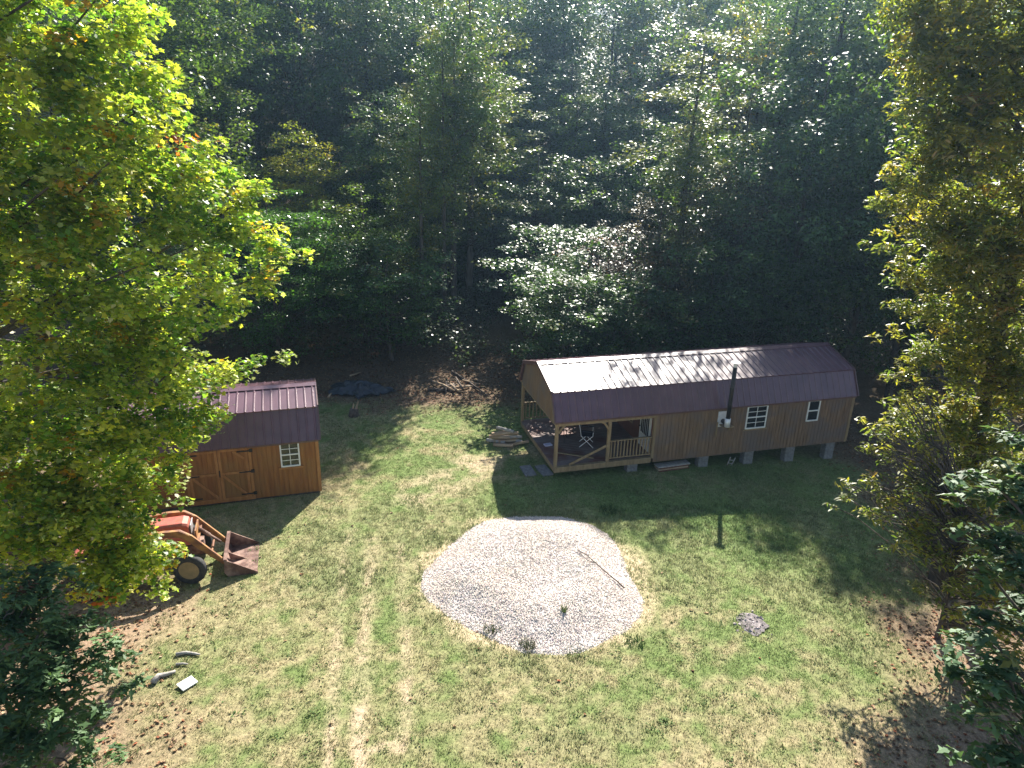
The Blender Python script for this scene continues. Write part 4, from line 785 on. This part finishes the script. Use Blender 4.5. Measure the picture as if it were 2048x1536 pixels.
# stump and branch heap at the yard edge
p = gnd(708, 828, .08); st_ = empty('cut_stump', (p.x, p.y, gh(p.x, p.y)), .3, 'broken stump below the tarpaulin with splintered pale wood', 'stump')
MB().tube([(0, 0, -.05), (0, 0, .12), (.02, 0, .3)], [.26, .2, .17], 10).build('stump_wood', DARKW, st_, 0, True); MB().tube([(.05, 0, .2), (.22, .05, .62)], [.06, .02], 6).tube([(-.05, .02, .2), (.02, .1, .5)], [.06, .02], 6).build('splinter', LOG, st_)
p = gnd(905, 776, .08); bh = empty('branch_heap', (p.x, p.y, gh(p.x, p.y)), 0, 'low heap of cut branches and logs at the edge of the woods', 'branch heap')
for k in range(12):
    a = rs.uniform(0, 6.28); l = rs.uniform(.3, .8); z = rs.uniform(.04, .22); c0 = (rs.uniform(-.5, .5), rs.uniform(-.25, .25)); MB().tube([(c0[0]-math.cos(a)*l, c0[1]-math.sin(a)*l, z), (c0[0], c0[1], z+.05), (c0[0]+math.cos(a)*l, c0[1]+math.sin(a)*l, z+rs.uniform(-.05, .12))], [.06, .05, .03], 6).build('branch', (DARKW, LOG, DARKW)[k % 3], bh, 0, True)
def gp_(px, py, l=.06): p = gnd(px, py, .1); return (p.x, p.y, gh(p.x, p.y)+l)
stick('fallen_pole', [gp_(905, 745), gp_(940, 765), gp_(975, 790)], .07, DARKW, 'long dark pole lying aslant right of the branch heap', 'pole')
stick('fallen_pole', [gp_(925, 762, .1), gp_(960, 768, .08)], .05, LOG, 'short pale pole lying across the long dark pole', 'pole')
stick('fallen_pole', [gp_(657, 792), gp_(672, 772)], .05, LOG, 'pale stick at the left edge of the tarpaulin', 'pole')
stick('fallen_pole', [gp_(700, 752), gp_(722, 746)], .05, LOG, 'pale stick behind the tarpaulin', 'pole')
# stepping slabs by the porch
for k, (px, py, lab) in enumerate(((1056, 941, 'grey paving slab before the porch corner, left one of two'), (1088, 940, 'grey paving slab touching the porch corner, right one of two'))):
    p = gnd(px, py, .05); o = MB().box(-.2, .2, -.38, .38, 0, .06).build('paving_slab', CONC, None, .01); o.location = (p.x, p.y, gh(p.x, p.y)+.005); o.rotation_euler = (0, 0, YAW+.1*k); tag(o, lab, 'paving slab', 'paving slabs by the porch')
# boards under the cabin
p = c2w(4.55, .12); bp_ = empty('board_pile', (p.x, p.y, gh(p.x, p.y)), YAW, 'stack of old boards stored under the front of the cabin', 'board pile')
for k in range(4): o = MB().box(-.55-.1*rs.random(), .6+.1*rs.random(), -.16, .16, .03+.05*k, .07+.05*k).build('board', (REDWALL, LOG, REDWALL, GREYW)[k], bp_, .004); o.rotation_euler = (0, 0, rs.uniform(-.08, .08))
p = c2w(6.95, .1); o = MB()
for s_ in (-1, 1): o.beam((s_*.09, 0, 0), (s_*.11, .0, .36), .025, .03)
for z in (.1, .24): o.beam((-.1, 0, z), (.1, 0, z), .025, .025)
o = o.build('broken_frame', GREYW, None); o.location = (p.x, p.y, gh(p.x, p.y)); o.rotation_euler = (.1, .25, YAW); tag(o, 'small broken wooden frame leaning under the cabin beside a pier', 'frame')
# things on the porch
def onDeck(u, v, z=0): return c2w(u, v, rim+z)
def chair(loc, rz, m, label):
    t = empty('folding_chair', loc, rz, label, 'chair')
    for sx in (-.25, .25):
        MB().tube([(sx, -.25, 0), (sx, .22, .46)], .014, 8).build('leg', GALV, t); MB().tube([(sx, .25, 0), (sx, -.22, .46), (sx, -.22, .62)], .014, 8).build('leg', GALV, t)
        MB().box(sx-.03, sx+.03, -.26, .2, .62, .64).build('armrest', m, t); MB().tube([(sx, .2, .42), (sx, .3, .95)], .014, 8).build('back_post', GALV, t)
    MB().box(-.25, .25, -.25, .22, .43, .455).build('seat', m, t, .01); MB().beam((0, .21, .48), (0, .3, .95), .5, .02, (0, 1, 0)).build('backrest', m, t, .008); return t
NAVY = mat('navy_canvas', (.012, .014, .03), (.03, .03, .055), 8, .9)
chair(onDeck(1.75, 1.5), YAW+1.2, NAVY, 'dark folding chair with pale metal legs on the porch')
g_ = empty('barbecue_grill', onDeck(1.0, 2.1), YAW, 'black covered barbecue grill at the back of the porch', 'grill')
MB().lathe([(.05, .62), (.2, .62), (.3, .74), (.32, .86), (.3, .98), (.2, 1.1), (.05, 1.14)], 'z', 20).build('kettle', IRON, g_, 0, True)
for w in (0.5, 2.6, 4.7): MB().tube([(.16*math.cos(w), .16*math.sin(w), .66), (.3*math.cos(w), .3*math.sin(w), 0)], .014, 8).build('leg', IRON, g_)
MB().tube([(0, -.12, 1.16), (0, -.06, 1.2), (0, .06, 1.2), (0, .12, 1.16)], .012, 6).build('handle', LOG, g_)
o = MB().box(-.14, .14, -.1, .1, 0, .05).build('pale_parcel', mat('lilac_plastic', (.5, .46, .62), (.62, .6, .7), 7, .5), None, .01); o.location = onDeck(.35, 1.75); o.rotation_euler = (0, 0, .4); tag(o, 'small pale lilac parcel at the open end of the deck', 'parcel')
o = MB().box(-.7, .7, -.045, .045, 0, .035).build('loose_board', POSTW, None, .004); o.location = onDeck(1.0, .75); o.rotation_euler = (0, 0, YAW-.55); tag(o, 'loose plank lying on the porch deck', 'plank')
